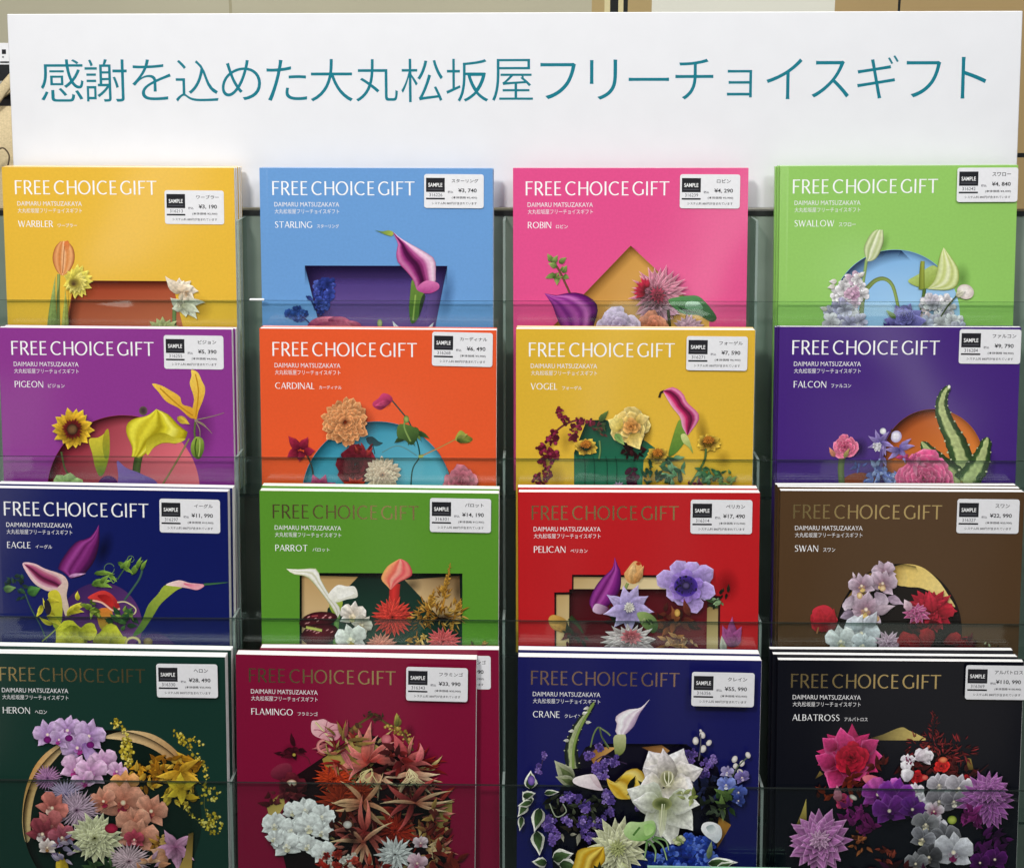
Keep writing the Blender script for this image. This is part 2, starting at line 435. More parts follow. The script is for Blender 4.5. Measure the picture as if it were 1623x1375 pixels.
    def st(s, pts, w0, c0, w1=None, c1=None, smooth=True):
        w1 = w0 if w1 is None else w1; c0 = s.col(c0); c1 = s.col(c1) if c1 else c0
        p = crom(pts, 5, False) if smooth and len(pts) > 2 else list(pts); n = len(p)
        L, Rr = ribbon([(x, y, w0+(w1-w0)*i/(n-1)) for i, (x, y) in enumerate(p)])
        vs = []; cs = []; fs = []
        for i in range(n):
            c = mixc(c0, c1, i/(n-1))
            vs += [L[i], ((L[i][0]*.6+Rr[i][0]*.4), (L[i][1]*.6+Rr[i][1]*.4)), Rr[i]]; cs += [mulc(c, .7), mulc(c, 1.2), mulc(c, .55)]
        for i in range(n-1):
            for k in (0, 1): fs.append((3*i+k, 3*i+k+1, 3*i+4+k, 3*i+3+k))
        s.add(vs, fs, cs)
    # one petal: base point, length, direction (0 right, 90 down), width, base / tip ink
    def pt(s, x, y, L, ang, w, cb, ct, ce=None, tip=.6, bend=0, rib=.15, base=.25, lit=.28):
        cb, ct = s.col(cb), s.col(ct); ce = s.col(ce) if ce else None
        nl, hs = 8, (-1, -.66, -.33, 0, .33, .66, 1)
        sk = [s.rnd.uniform(.80, 1.16) for _ in hs]
        vs = []; cs = []; fs = []
        a = R(ang); px, py = x, y; j = s.rnd.uniform(.86, 1.1); ox, oy = L*.05+w*.03, L*.05+w*.08
        sv = []; sa = []
        for i in range(nl):
            t = i/(nl-1)
            pr = (base*(1-t)+math.sin(math.pi*min(t**.75, 1))**.8) if t < 1 else 0
            pr *= (1-tip*t**3)
            if tip < .45 and t < 1: pr = base*(1-t)+(1-(1-t)**2)*math.sqrt(max(1-t**6, 0)) if t < .999 else 0
            dx, dy = math.cos(a), math.sin(a)
            for hi_, h in enumerate(hs):
                rf = 1 if abs(h) < 1 else 1+s.rnd.uniform(-.13, .10)
                vs.append((px-dy*h*rf*w/2*pr, py+dx*h*rf*w/2*pr))
                c = mixc(cb, ct, t**.8)
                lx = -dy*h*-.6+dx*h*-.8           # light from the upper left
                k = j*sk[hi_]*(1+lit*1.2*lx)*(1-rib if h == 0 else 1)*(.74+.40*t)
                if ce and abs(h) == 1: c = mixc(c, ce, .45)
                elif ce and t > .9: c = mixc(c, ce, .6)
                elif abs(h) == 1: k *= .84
                cs.append(mulc(c, k))
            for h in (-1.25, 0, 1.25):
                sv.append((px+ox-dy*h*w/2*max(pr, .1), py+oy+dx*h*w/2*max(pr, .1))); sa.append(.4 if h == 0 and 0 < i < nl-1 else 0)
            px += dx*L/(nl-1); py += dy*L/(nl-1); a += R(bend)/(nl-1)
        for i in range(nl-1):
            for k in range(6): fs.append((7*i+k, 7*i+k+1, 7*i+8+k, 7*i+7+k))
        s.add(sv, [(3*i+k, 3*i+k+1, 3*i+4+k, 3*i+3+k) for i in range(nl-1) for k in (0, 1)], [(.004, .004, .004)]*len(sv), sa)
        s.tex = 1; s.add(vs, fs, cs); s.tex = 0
    # many-petalled head seen from the front
    def da(s, cx, cy, r, layers, n, cb, ct, ce=None, sq=1.0, w=.34, tip=.6, core=.12, bend=0, a0=0, a1=360, dark=.6):
        u = s.rnd.uniform
        s.sh(cx+r*.12, cy+r*.16, r*1.12, r*1.08*sq, .5)
        for l in range(layers):
            q = l/max(layers-1, 1); rr = r*(1-q*.72); m = max(int(n*(1-q*.45)), 5)
            for i in range(m):
                g = a0+(a1-a0)*(i+.5*(l % 2)+u(-.22, .22))/m
                L = rr*u(.86, 1.06)
                dx, dy = math.cos(R(g)), math.sin(R(g))*sq
                st_ = rr*core
                gg = math.degrees(math.atan2(dy, dx)); LL = (L-st_)*math.hypot(dx, dy)
                k = dark+(1-dark)*(.5+.5*q) if layers > 2 else 1
                s.pt(cx+dx*st_, cy+dy*st_, LL, gg, r*w*(1-q*.45)*u(.85, 1.15), mulc(s.col(cb), k*.8), mulc(s.col(ct), k*u(.85, 1.1)), ce, tip, bend*u(-1, 1), base=.35)
    # five-petalled orchid with a lip
    def orc(s, cx, cy, r, rot, c, cin, lip, wide=1.0, ce=None):
        u = s.rnd.uniform
        s.sh(cx+r*.12, cy+r*.18, r*1.1, r*1.05, .45)
        for g in (-90, 30, 150): s.pt(cx, cy, r*u(.9, 1.05), g+rot, r*.62*wide, cin, c, ce, .45, u(-15, 15))
        for g in (-150, -30): s.pt(cx, cy, r*u(.92, 1.05), g+rot+u(-6, 6), r*.95*wide, cin, c, ce, .3, u(-12, 12))
        s.pt(cx, cy, r*.45, 90+rot, r*.42, lip, lip, None, .4)
        for g in (40, 140): s.pt(cx, cy, r*.3, g+rot, r*.25, lip, cin, None, .4)
        s.oval(cx, cy-r*.02, r*.12, r*.12, 'fff0d0', cin)
    # ruffled round bloom: petals spiral inwards
    def rose(s, cx, cy, r, c0, c1, ce=None, n=26, sq=1.0):
        u = s.rnd.uniform
        s.sh(cx+r*.12, cy+r*.16, r*1.15, r*1.1*sq, .5)
        for i in range(n):
            q = i/n; g = i*137.5+u(-15, 15); rr = r*(1-q)**.7
            dx, dy = math.cos(R(g)), math.sin(R(g))*sq
            s.pt(cx+dx*rr*.15, cy+dy*rr*.15, rr*.88, math.degrees(math.atan2(dy, dx)), r*(.95-.6*q)*u(.8, 1.1), mulc(s.col(c1), .55), mulc(mixc(s.col(c0), s.col(c1), q*.7), u(.8, 1.12)), ce, .25, u(-25, 25), rib=.05, base=.4)
    # loose cluster of small florets
    def ms(s, cx, cy, rx, ry, n, size, cols, rot=0, kind='floret', dark=True):
        u = s.rnd.uniform
        if dark: s.sh(cx+rx*.1, cy+ry*.12, rx*1.15, ry*1.15, .45, rot)
        for i in range(n):
            a = u(0, 6.283); q = math.sqrt(u(0, 1))
            x, y = rx*q*math.cos(a), ry*q*math.sin(a)
            X = cx+x*math.cos(R(rot))-y*math.sin(R(rot)); Y = cy+x*math.sin(R(rot))+y*math.cos(R(rot))
            c = s.col(s.rnd.choice(cols)); z = size*u(.6, 1.2)
            if kind == 'floret':
                g0 = u(0, 360)
                for k in range(5): s.pt(X, Y, z, g0+72*k+u(-14, 14), z*.8, mulc(c, .55), mulc(c, u(.8, 1.15)), None, .35)
            elif kind == 'dot': s.oval(X, Y, z*u(.5, 1), z*u(.5, 1), mulc(c, 1.15), mulc(c, .6), u(0, 180), (-z*.2, -z*.2))
            elif kind == 'leaf': s.pt(X, Y, z*u(1, 1.8), u(0, 360), z*.55, mulc(c, .6), mulc(c, u(.8, 1.2)), None, .75, u(-30, 30))
            elif kind == 'spike': s.pt(X, Y, z*u(1.2, 2), math.degrees(math.atan2(y, x))+u(-30, 30), z*.28, mulc(c, .6), mulc(c, u(.8, 1.2)), None, .8, u(-30, 30))
    def sprig(s, pts, w, cs, dots, size, cols):
        s.st(pts, w, cs); p = crom(pts, 6, False); u = s.rnd.uniform
        for i in range(dots):
            x, y = p[int(u(0, len(p)-.01))]; z = size*u(.5, 1.2); c = s.col(s.rnd.choice(cols))
            s.oval(x+u(-2, 2)*size, y+u(-2, 2)*size, z, z*u(.6, 1), mulc(c, 1.1), mulc(c, .6), u(0, 180), (-z*.2, -z*.2), .15)
    def build(s, parent):
        me = bpy.data.meshes.new('flower_picture'); me.from_pydata(s.v, [], s.f); me.update()
        at = me.color_attributes.new('Col', 'FLOAT_COLOR', 'POINT')
        at.data.foreach_set('color', [x for c in s.c for x in c])
        tx = me.attributes.new('Petal', 'FLOAT', 'POINT'); tx.data.foreach_set('value', s.t)
        me.materials.append(M['art'])
        o = bpy.data.objects.new('flower_picture', me); COL.objects.link(o); o.parent = parent
        return o
def circ(cx, cy, rx, ry=None, a0=0, a1=360, n=48):
    ry = ry or rx
    return [(cx+rx*math.cos(R(a0+(a1-a0)*i/n)), cy+ry*math.sin(R(a0+(a1-a0)*i/n))) for i in range(n+(0 if a1-a0 == 360 else 1))]
# ------------------------------------------------------------------ the sixteen cover pictures
# coordinates: a drawing grid laid on each cover; K = grid -> millimetres on the cover
def art_warbler(A):
    A.Q([(470, 775), (1085, 777), (1200, 1250), (380, 1250)], '8e2c0c', 'd8805c', 80)
    A.edge([(470, 776), (1085, 778)], 30, 60, .75, '3a0800'); A.edge([(470, 776), (400, 1250)], 70, 0, .6, '3a0800')
    A.sh(1240, 950, 110, 90, .35, c='7a5000')
    A.st([(372, 735), (368, 900), (372, 1250)], 20, '8fa05a'); A.pt(332, 1240, 500, -92, 56, '6d8a48', '9bab62', None, .8, 10)
    A.pt(400, 1200, 380, -84, 40, '8a9c52', 'b8b85a', None, .8, -10)
    A.loft([(382, 530), (348, 570), (333, 640), (356, 712), (390, 744)], [(424, 526), (464, 572), (472, 645), (442, 712), (400, 744)], ['b86a34', 'eaa468', 'd08040', 'f6c492', 'd88848', 'eeac70', 'a85c2c'], 1.0, .95, .08); A.P([(405, 545), (430, 524), (440, 560), (420, 600)], 'e0783c', 'd88c50'); A.st([(408, 560), (402, 640), (396, 730)], 6, 'b8703c')
    A.sh(510, 830, 110, 80, .4, c='7a4000')
    for i in range(15):
        g = -150+i*22; L = 112 if -100 < g < 100 else 84
        A.pt(478, 780, L, g+A.rnd.uniform(-5, 5), 56, 'a89a30', 'ecdd62', None, .5)
    for i in range(9): A.pt(480, 785, 74, -60+i*26, 42, 'b8a030', 'f0e47c', None, .5)
    A.oval(468, 790, 34, 30, '5a4a24', 'a8983c', 0); A.oval(466, 796, 16, 14, '4a3420', '7a642c')
    A.st([(1110, 900), (1100, 1000), (1110, 1250)], 26, '6e8450')
    for g, L in ((-150, 150), (-115, 95), (-65, 90), (-15, 105), (20, 90), (70, 100), (-95, 75), (-40, 80)): A.pt(1150, 845, L, g, 62, 'dcc09c', 'fbf0dc', None, .7, 30)
    for g, L in ((-160, 90), (-20, 150), (30, 130), (60, 80), (150, 70), (10, 120)): A.pt(1150, 930, L, g, 56, 'c4c09c', 'f4f2e2', None, .7, 30)
    A.ms(1150, 880, 46, 40, 10, 26, ['f0d8b8', 'd8b48c', 'efe2c8'], dark=False, kind='leaf')
    A.da(1030, 1095, 115, 3, 16, '9aa850', 'd6de9a', None, .8)

def art_starling(A):
    A.Q([(332, 678), (1227, 678), (1120, 1250), (470, 1250)], '33245c', '8468b0', 90)
    A.Q([(470, 760), (1120, 760), (1080, 1250), (490, 1250)], '54408c', '9478c0', 90, .6)
    A.edge([(332, 679), (1227, 679)], 0, 120, .75, '140a30'); A.edge([(332, 679), (470, 1250)], 120, 0, .6, '140a30')
    A.edge([(1227, 679), (1120, 1250)], -60, 0, .3, '140a30'); A.sh(1225, 860, 60, 180, .35, 8, '0a2a60')
    A.ms(450, 830, 58, 62, 22, 34, ['3c4ea8', '5468c4', '2c3c8c', '4a58b4']); A.ms(432, 930, 50, 44, 14, 30, ['34489c', '28388a', '4a60bc'])
    A.ms(278, 975, 58, 44, 14, 28, ['2c52a4', '3c64b8', '28448c']); A.st([(340, 870), (375, 900), (400, 960)], 10, '22306a'); A.st([(300, 990), (340, 1020), (380, 1060)], 8, '22306a')
    A.pt(345, 872, 50, 30, 24, '2a3c80', '3c50a0')
    A.P([(775, 455), (815, 462), (860, 456), (890, 468), (880, 490), (850, 486), (815, 472)], '3c6a3c', 'a8b84c', 0)
    A.loft([(885, 468), (900, 500), (918, 540), (908, 592), (916, 652), (962, 702), (1012, 765), (1035, 835)], [(893, 470), (935, 505), (1000, 542), (1090, 592), (1150, 640), (1155, 740), (1150, 795), (1085, 835)], ['b04488', 'dc80b8', 'a03880', '561048', '3c0a34', '8a2c6c', 'c05c9c', 'e8b4d4', 'f2d4e6', 'c890b8'], 1.05, .75, .14)
    A.P([(1035, 840), (1050, 800), (1100, 770), (1168, 785), (1176, 820), (1130, 848), (1080, 850)], 'd878b0', 'a83c84', 90)
    A.P([(1008, 765), (995, 860), (990, 960), (1005, 1040), (1050, 1000), (1085, 880), (1080, 850), (1040, 830)], '6c8a3c', '3e6a28', 90)
    A.st([(1030, 860), (1020, 960), (1015, 1020)], 12, '8aa850'); A.P([(1080, 855), (1088, 880), (1050, 1000), (1060, 900)], '2c3c28')
    A.pt(1015, 1250, 260, -120, 90, 'c8d4ea', 'e8eef8', None, .7); A.pt(1020, 1250, 250, -60, 90, 'b8c8e4', 'e0e8f6', None, .7)
    for x, y, L, g in ((350, 1060, 230, -20), (480, 1020, 230, 8), (380, 1070, 320, -6), (690, 1075, 120, -160)): A.pt(x, y, L, g, 60, '902c60', 'e08098', 'c4507c', .7, 16)
    A.oval(805, 1040, 16, 26, 'b8c890', '7a9050')

def art_robin(A):
    A.Q([(793, 548), (1290, 1010), (1290, 1250), (300, 1250), (300, 1062)], 'b8823c', 'eab45c', 20)
    A.edge([(793, 549), (300, 1062)], 60, 40, .6, '5c3000'); A.edge([(793, 549), (1290, 1010)], -14, 40, .35, '6a3000')
    A.st([(290, 640), (335, 690), (380, 780), (412, 850)], 14, '6a4a34')
    for x, y, g, L in ((300, 650, -120, 60), (305, 660, -60, 60), (330, 680, 200, 60), (345, 660, -40, 60), (320, 730, 160, 70), (330, 740, 90, 60), (365, 720, -60, 56), (370, 740, 20, 40)): A.pt(x, y, L, g, 34, '4a6a30', '9ab060', None, .7)
    A.ms(340, 735, 36, 30, 9, 24, ['7a9a48', '5a7a34', '98a85c'], kind='leaf', dark=False)
    A.sh(470, 990, 190, 120, .35, c='50003a')
    A.loft([(252, 852), (285, 900), (302, 930), (335, 1020), (400, 1150)], [(254, 850), (330, 862), (400, 846), (480, 850), (560, 892), (588, 950), (562, 1052), (530, 1150)], ['5c1060', 'a03c98', '7c2080', 'b450a8', '8a2888', 'c468b8', '741878', '400a48'], 1.05, .8, .10)
    A.sh(560, 1010, 40, 40, .5)
    A.da(965, 850, 188, 4, 26, '7a1030', 'f49ab4', 'fbd2dc', 1.0, .2, .8, .14, 10)
    A.da(900, 830, 90, 1, 9, '7a0418', 'd8284c', None, 1.0, .3, .7, .2, 0, 150, 290); A.sh(965, 850, 60, 60, .8, c='300008')
    A.da(965, 858, 60, 2, 12, '4a0410', 'c84060', None, 1.0, .3, .8)
    A.da(960, 935, 150, 2, 14, '4a1028', 'e8a8c4', 'f6dce8', .8, .2, .8, .2, 10, 10, 170)
    A.st([(1030, 950), (1040, 1060), (1050, 1250)], 20, '3a3c24')
    A.P([(1030, 892), (1090, 870), (1150, 862), (1222, 866), (1290, 930), (1336, 1000), (1300, 1026), (1222, 985), (1150, 982), (1085, 955)], '4c8a4a', '1e4a26', 70)
    A.P([(1150, 900), (1215, 900), (1250, 940), (1200, 950), (1140, 940)], 'b8dcc0', '3c7a48', 90); A.P([(1090, 930), (1150, 950), (1230, 975), (1300, 1015), (1220, 975), (1140, 965)], '16341c')
    A.st([(1150, 970), (1140, 1060), (1140, 1250)], 12, '2a3020')
    A.rose(930, 1060, 110, 'f0a080', 'd06a50'); A.rose(710, 1075, 150, 'e2cdec', 'b090c8', 'eee0f4', 30)
    A.da(1160, 1070, 100, 3, 18, 'b06a94', 'f0c8dc', None, .9)

def art_swallow(A):
    A.P(circ(820, 990, 408, 420), '7cb0e0', 'b8dcf2', 70)
    A.edge(circ(820, 990, 406, 418, 175, 275, 24), 70, 70, .85, '06204a'); A.edge(circ(820, 990, 406, 418, 275, 330, 14), -20, 40, .4, '06204a')
    A.sh(1240, 750, 60, 110, .35, c='1e4a00'); A.sh(745, 540, 36, 90, .3, 20, '1e4a00')
    A.st([(604, 1250), (612, 900), (665, 790), (740, 752), (805, 800), (845, 960)], 34, '5a6e30', 20, '8aa04c')
    A.st([(640, 630), (624, 740), (606, 860)], 20, '8aa860')
    A.loft([(702, 446), (676, 460), (642, 508), (622, 572), (642, 642)], [(744, 447), (747, 520), (722, 592), (690, 634), (650, 645)], ['94a868', 'dce6b4', 'a8ba78', 'f0f4d4', 'c0cc92', 'dfe6b8', '7c9054'], 1.03, .85, .08)
    A.ms(530, 830, 84, 90, 26, 44, ['f0ecf0', 'e4d4e8', 'dcc0d4', 'f4f0f2']); A.ms(545, 840, 40, 44, 8, 30, ['d0a0c0', 'e0b8d0'], dark=False)
    A.ms(500, 1020, 112, 100, 30, 52, ['e6e2ee', 'd0cce4', 'f2eef4', 'b8b4d4'])
    for x, y, g in ((590, 740, -40), (450, 770, 180), (440, 800, 170), (390, 950, 200)): A.pt(x, y, 50, g, 30, 'd8d4c0', 'f2ecec', None, .7)
    A.P([(900, 762), (960, 725), (1050, 668), (1090, 700), (1060, 770), (1020, 812), (975, 806), (925, 788)], 'b4c870', '8aa040', 60)
    A.loft([(1120, 556), (1100, 600), (1082, 680), (1062, 760), (1020, 815)], [(1122, 556), (1180, 632), (1218, 702), (1210, 790), (1150, 822), (1040, 818)], ['a8b85c', 'e2eab0', 'cbd584', 'f0f4c8', 'c4ce7c', 'e0e8ac', '98aa50'], 1.03, .85, .06)
    A.st([(985, 820), (986, 720), (990, 640)], 40, '7e8c34', 26, '98a040'); A.st([(1002, 815), (992, 900), (978, 980)], 22, '506a2c')
    A.ms(1080, 960, 90, 90, 20, 50, ['f2eef0', 'e6dfe8', 'd0ccd8', 'f0d8dc']); A.ms(1120, 1060, 150, 60, 24, 54, ['eeeaf0', 'd8d4e4', 'f4f2f4', 'c4c8dc'])
    A.st([(1205, 855), (1150, 920), (1105, 990)], 9, '4c5a2c'); A.oval(1258, 832, 54, 46, 'f8f0ea', 'd0c0b8', 20, (-14, -14)); A.pt(1200, 858, 70, -30, 40, 'd8d8a8', 'f2ece4', None, .5)
    for g in (-120, -80, -45, -15, 190): A.pt(880, 1040, 140, g, 90, '4c4890', '8c84cc', 'a49cdc', .5, 10)
    A.rose(870, 985, 70, '8a84cc', '5c54a4'); A.pt(820, 1000, 80, -140, 30, '5a7a34', '8aa850')
    A.da(780, 1075, 60, 2, 8, '3c2c70', '4c3c88')

def art_pigeon(A):
    A.P(circ(782, 1110, 482), '7a1428', 'f07a86', 25)
    A.edge(circ(782, 1110, 480, 480, 175, 300, 26), 60, 60, .75, '200008'); A.sh(1260, 720, 110, 220, .35, 0, '20002a')
    A.st([(390, 860), (410, 960), (440, 1010)], 12, '4a5a30'); A.st([(1195, 775), (1110, 930), (1020, 1080)], 12, '8a7a50')
    A.sh(490, 740, 130, 130, .45, c='1a0014')
    A.da(465, 715, 132, 2, 17, 'd08a10', 'f6cf3c', None, 1.0, .42, .55, .3)
    A.da(462, 715, 72, 2, 20, '2c0808', '7a1c1c', None, 1.0, .3, .5, .1); A.oval(460, 718, 34, 34, '7a5a38', '2c1410')
    A.P([(564, 782), (620, 770), (660, 745), (686, 716), (696, 800), (690, 890), (662, 990), (630, 1012), (602, 950), (586, 872)], 'e2cf3c', '5a7a28', 80)
    A.P([(660, 745), (686, 716), (696, 800), (688, 890), (664, 900), (650, 820)], 'b0a028', '7a8a2c', 90)
    A.st([(862, 1000), (868, 940), (880, 880)], 50, '4a5a28')
    A.loft([(986, 590), (930, 630), (850, 650), (806, 682), (800, 742), (836, 830), (832, 892)], [(988, 590), (1062, 622), (1130, 692), (1190, 745), (1120, 806), (1040, 800), (972, 832), (890, 896)], ['c4b41c', 'f0e648', 'd0c028', 'e8dc3c', 'a89810', 'dcd02c', 'f4ec64', 'cdbd22', '98880c'], 1.03, .86, .08); A.P([(925, 800), (962, 752), (1030, 738), (1105, 768), (1172, 776), (1120, 803), (1040, 798), (975, 828), (932, 880)], '9c9010', 'd8cc40', 70); A.oval(905, 600, 26, 28, '3a2a34', '6a5a50')
    A.P([(960, 432), (1012, 440), (1070, 470), (1132, 510), (1152, 560), (1212, 582), (1242, 640), (1200, 644), (1130, 585), (1050, 542), (1000, 482)], 'f2c84c', 'd89a28', 60)
    A.P([(1205, 345), (1245, 360), (1270, 410), (1292, 462), (1280, 530), (1252, 602), (1236, 662), (1214, 600), (1222, 520), (1196, 432), (1206, 380)], 'f6d25c', 'd89c24', 80)
    A.st([(1010, 460), (1120, 560), (1215, 630)], 8, 'c08a20'); A.st([(1230, 370), (1250, 480), (1234, 640)], 8, 'c88f1c')
    for e in ((1412, 612), (1338, 742), (1262, 770), (1300, 700)): A.st([(1228, 658), ((1228+e[0])/2+14, (658+e[1])/2), e], 7, '9a8a70', 3)
    A.pt(1120, 640, 90, 30, 40, 'd8b838', 'e8c848'); A.st([(1232, 670), (1228, 740), (1240, 800)], 12, '5a6a34')
    A.P([(1210, 800), (1240, 762), (1280, 780), (1288, 840), (1262, 900), (1226, 890), (1206, 850)], '94ac44', '3e5c1c', 60); A.st([(1240, 775), (1232, 830), (1240, 890)], 8, '3a5018'); A.st([(1262, 780), (1262, 830), (1255, 890)], 6, 'b4c468')
    A.P([(742, 916), (800, 960), (900, 1000), (1000, 1060), (1000, 1200), (740, 1200), (750, 1020)], '8c70b8', '5c3c90', 60); A.P([(620, 1060), (680, 1010), (745, 1050), (745, 1200), (600, 1200)], '5a2c70', '3c1a54', 90)
    for g in (-160, -120, -80, -40, -10): A.pt(425, 1120, 130, g, 90, '5a8a3c', 'b4d088', None, .4)

def art_cardinal(A):
    A.P(circ(790, 1140, 476), '2c8aa4', '7ccbe0', 60)
    A.edge(circ(790, 1140, 474, 474, 180, 300, 26), 50, 70, .6, '04303c'); A.edge([(935, 686), (1060, 740), (1180, 860), (1260, 1010)], -40, 30, .4, '04303c')
    A.st([(880, 530), (930, 590), (985, 660), (1030, 760), (1055, 850), (1050, 900), (1010, 980), (1000, 1200)], 9, '1e4a44')
    A.st([(1060, 885), (1180, 828), (1280, 776)], 8, 'b88a4c'); A.st([(1040, 880), (960, 830), (900, 820), (820, 860)], 6, '5c8a8c'); A.st([(1050, 885), (1080, 880)], 20, '9aa85c')
    A.P([(826, 488), (870, 500), (886, 530), (858, 560), (812, 592), (768, 574), (762, 546), (796, 520)], 'd84478', '7a1c3c', 60); A.pt(870, 540, 100, 165, 40, '9c2850', 'd85080')
    A.ms(985, 740, 62, 56, 9, 62, ['4c6a30', '34522a', '6c8a40'], kind='leaf'); A.P([(920, 690), (960, 680), (1020, 700), (1052, 740), (1010, 812), (960, 780), (915, 760)], '5a7a38', '24401e', 70); A.st([(970, 640), (960, 700), (1000, 790)], 12, '7c9850'); A.oval(972, 650, 18, 24, '9ab060', '5a7030')
    A.P([(720, 770), (760, 760), (800, 790), (826, 800), (790, 820), (740, 810)], '1e4048', '2a5058'); A.st([(760, 800), (775, 870)], 6, '24484c')
    A.P([(1280, 780), (1310, 720), (1350, 745), (1390, 775), (1350, 800)], 'a8b04c', '5a6428', 40); A.pt(1290, 780, 80, -30, 30, '5a6a30', 'b8bc60'); A.pt(1290, 782, 90, 5, 30, '3c4c20', '7c8a3c')
    A.sh(640, 700, 170, 165, .4, c='5a1000')
    A.da(588, 668, 158, 6, 20, '7c2408', 'f0a064', 'f8c890', 1.0, .34, .4, .2, 14)
    for x, y, g, L in ((300, 840, -130, 110), (310, 840, -60, 90), (310, 850, 100, 70), (330, 860, -10, 70), (290, 850, 150, 80)): A.pt(x, y, L, g, 56, '5c0c24', 'b02848', None, .7)
    A.st([(350, 880), (380, 960), (390, 1060)], 10, '3c3c34')
    A.rose(650, 935, 135, '7c1c2c', '4a0c18', None, 26); A.ms(700, 880, 60, 40, 8, 40, ['a83030', '7a1c20', 'c04c3c'], kind='leaf', dark=False)
    A.da(825, 1000, 118, 5, 20, 'c88a70', 'f6dcc0', 'fcf0dc', 1.0, .26, .4)
    A.da(650, 1080, 90, 2, 12, '7c1410', 'd04030', None, .8)
    for g in (-150, -110, -70, -30): A.pt(425, 1110, 120, g, 70, '6a1440', 'c04c80', None, .6)
    A.rose(1312, 1040, 112, 'e48a9c', 'b03c58', None, 22)

def art_vogel(A):
    A.Q([(440, 1250), (440, 860), (520, 655), (640, 650), (780, 720), (900, 790), (958, 834), (880, 900), (862, 1250)], '12402c', '2c8a68', 80)
    A.edge([(440, 860), (520, 655), (640, 650)], 40, 60, .5); A.sh(880, 730, 60, 120, .35, 0, '5a3a00'); A.sh(1250, 730, 50, 150, .4, -10, '5a3a00'); A.sh(1380, 900, 60, 70, .3, 0, '5a3a00'); A.sh(390, 790, 50, 90, .28, 0, '5a3a00'); A.sh(330, 1010, 60, 100, .28, 0, '5a3a00')
    am = ['7a1c34', '5c1024', '94284a', '4a0c1c']
    A.st([(320, 730), (370, 690), (430, 662), (480, 650)], 12, '6a2c30')
    for x, y, rx, ry, n in ((352, 605, 30, 32, 16), (385, 655, 26, 26, 12), (475, 660, 36, 34, 18), (450, 710, 34, 40, 18), (430, 770, 30, 34, 16), (545, 665, 26, 20, 9), (315, 735, 22, 24, 10), (300, 780, 40, 40, 20), (255, 835, 52, 46, 26), (310, 880, 40, 36, 20), (260, 920, 46, 44, 22), (265, 985, 42, 40, 18), (225, 1050, 50, 60, 26), (230, 1150, 50, 60, 20)): A.ms(x, y, rx, ry, n, 15, am, kind='dot')
    A.ms(610, 710, 50, 46, 14, 28, ['5a2c2c', '3c1c20', '7a4034', '445a30'], kind='leaf'); A.pt(600, 660, 90, -50, 34, '3c5a28', '6c8a3c')
    for x in (500, 560, 640, 700): A.st([(x, 880), (x+10, 960), (x+4, 1250)], 7, '14503c')
    A.ms(800, 850, 84, 46, 20, 40, ['2c0c10', '42141a', '1c080a'], kind='leaf')
    A.ms(810, 1000, 34, 90, 16, 26, ['4a1c34', '34142a'], kind='dot')
    A.sh(800, 720, 130, 130, .35)
    A.rose(790, 690, 130, 'f4dc84', 'e0a848', 'f8eaa8', 24, 1.05); A.pt(740, 700, 100, -150, 90, 'e0c04c', 'f2e28c', None, .5); A.pt(800, 740, 110, 60, 90, 'e2bc50', 'f6e090', None, .5); A.pt(830, 660, 90, -20, 70, 'dcb44c', 'f4dc90', None, .5); A.rose(800, 690, 60, 'f0b868', 'd07c2c', None, 14); A.pt(700, 740, 90, 50, 40, '6c9a50', '98b868')
    A.P([(1100, 650), (1060, 760), (1035, 875), (1090, 850), (1150, 760), (1130, 690)], '7c9c38', '4c7a2c', 80)
    A.st([(976, 510), (985, 480), (1008, 468)], 14, '2c2018'); A.loft([(1000, 472), (1022, 514), (1060, 574), (1106, 632), (1120, 692), (1148, 742)], [(1002, 466), (1060, 444), (1122, 482), (1150, 540), (1216, 602), (1222, 652), (1158, 744)], ['f6b0cc', 'ee88b0', 'd82c70', '8c1048', '5a0830', 'b83470', 'ee94bc', 'dc5c94'], 1.05, .8, .12)
    A.P([(1112, 745), (1140, 738), (1165, 775), (1190, 860), (1160, 820), (1125, 790)], 'd2d88c', '7c9a3c', 60)
    for x, y, r in ((515, 812, 78), (965, 862, 76), (1285, 782, 80)):
        A.da(x, y+10, r, 1, 11, '4a1408', 'f4cc4c', None, .75, .5, .45, .35); A.da(x, y-8, r*.5, 3, 14, '8a3c0c', 'e89430', None, .8, .4)
    A.st([(1270, 830), (1262, 900), (1220, 980), (1170, 1060)], 14, '4c6a38'); A.st([(600, 780), (605, 840), (596, 900)], 12, '6c8a50')
    A.ms(1050, 990, 74, 110, 34, 42, ['5c9a68', '3c7a4c', '84b888', '2c5c3c'], kind='leaf'); A.ms(920, 1010, 60, 80, 18, 36, ['1c4a34', '2c5c40'], kind='leaf'); A.ms(1290, 1010, 90, 70, 26, 38, ['4c8a58', '346a40', '6ca070'], kind='leaf'); A.ms(1410, 1030, 60, 50, 12, 36, ['5c8a48', '789a50'], kind='leaf')
    A.ms(1200, 1060, 60, 26, 8, 30, ['7a3c50', '8c4c5c'], kind='leaf', dark=False); A.da(720, 1070, 40, 2, 9, '8c6a9c', 'd8c4e0')

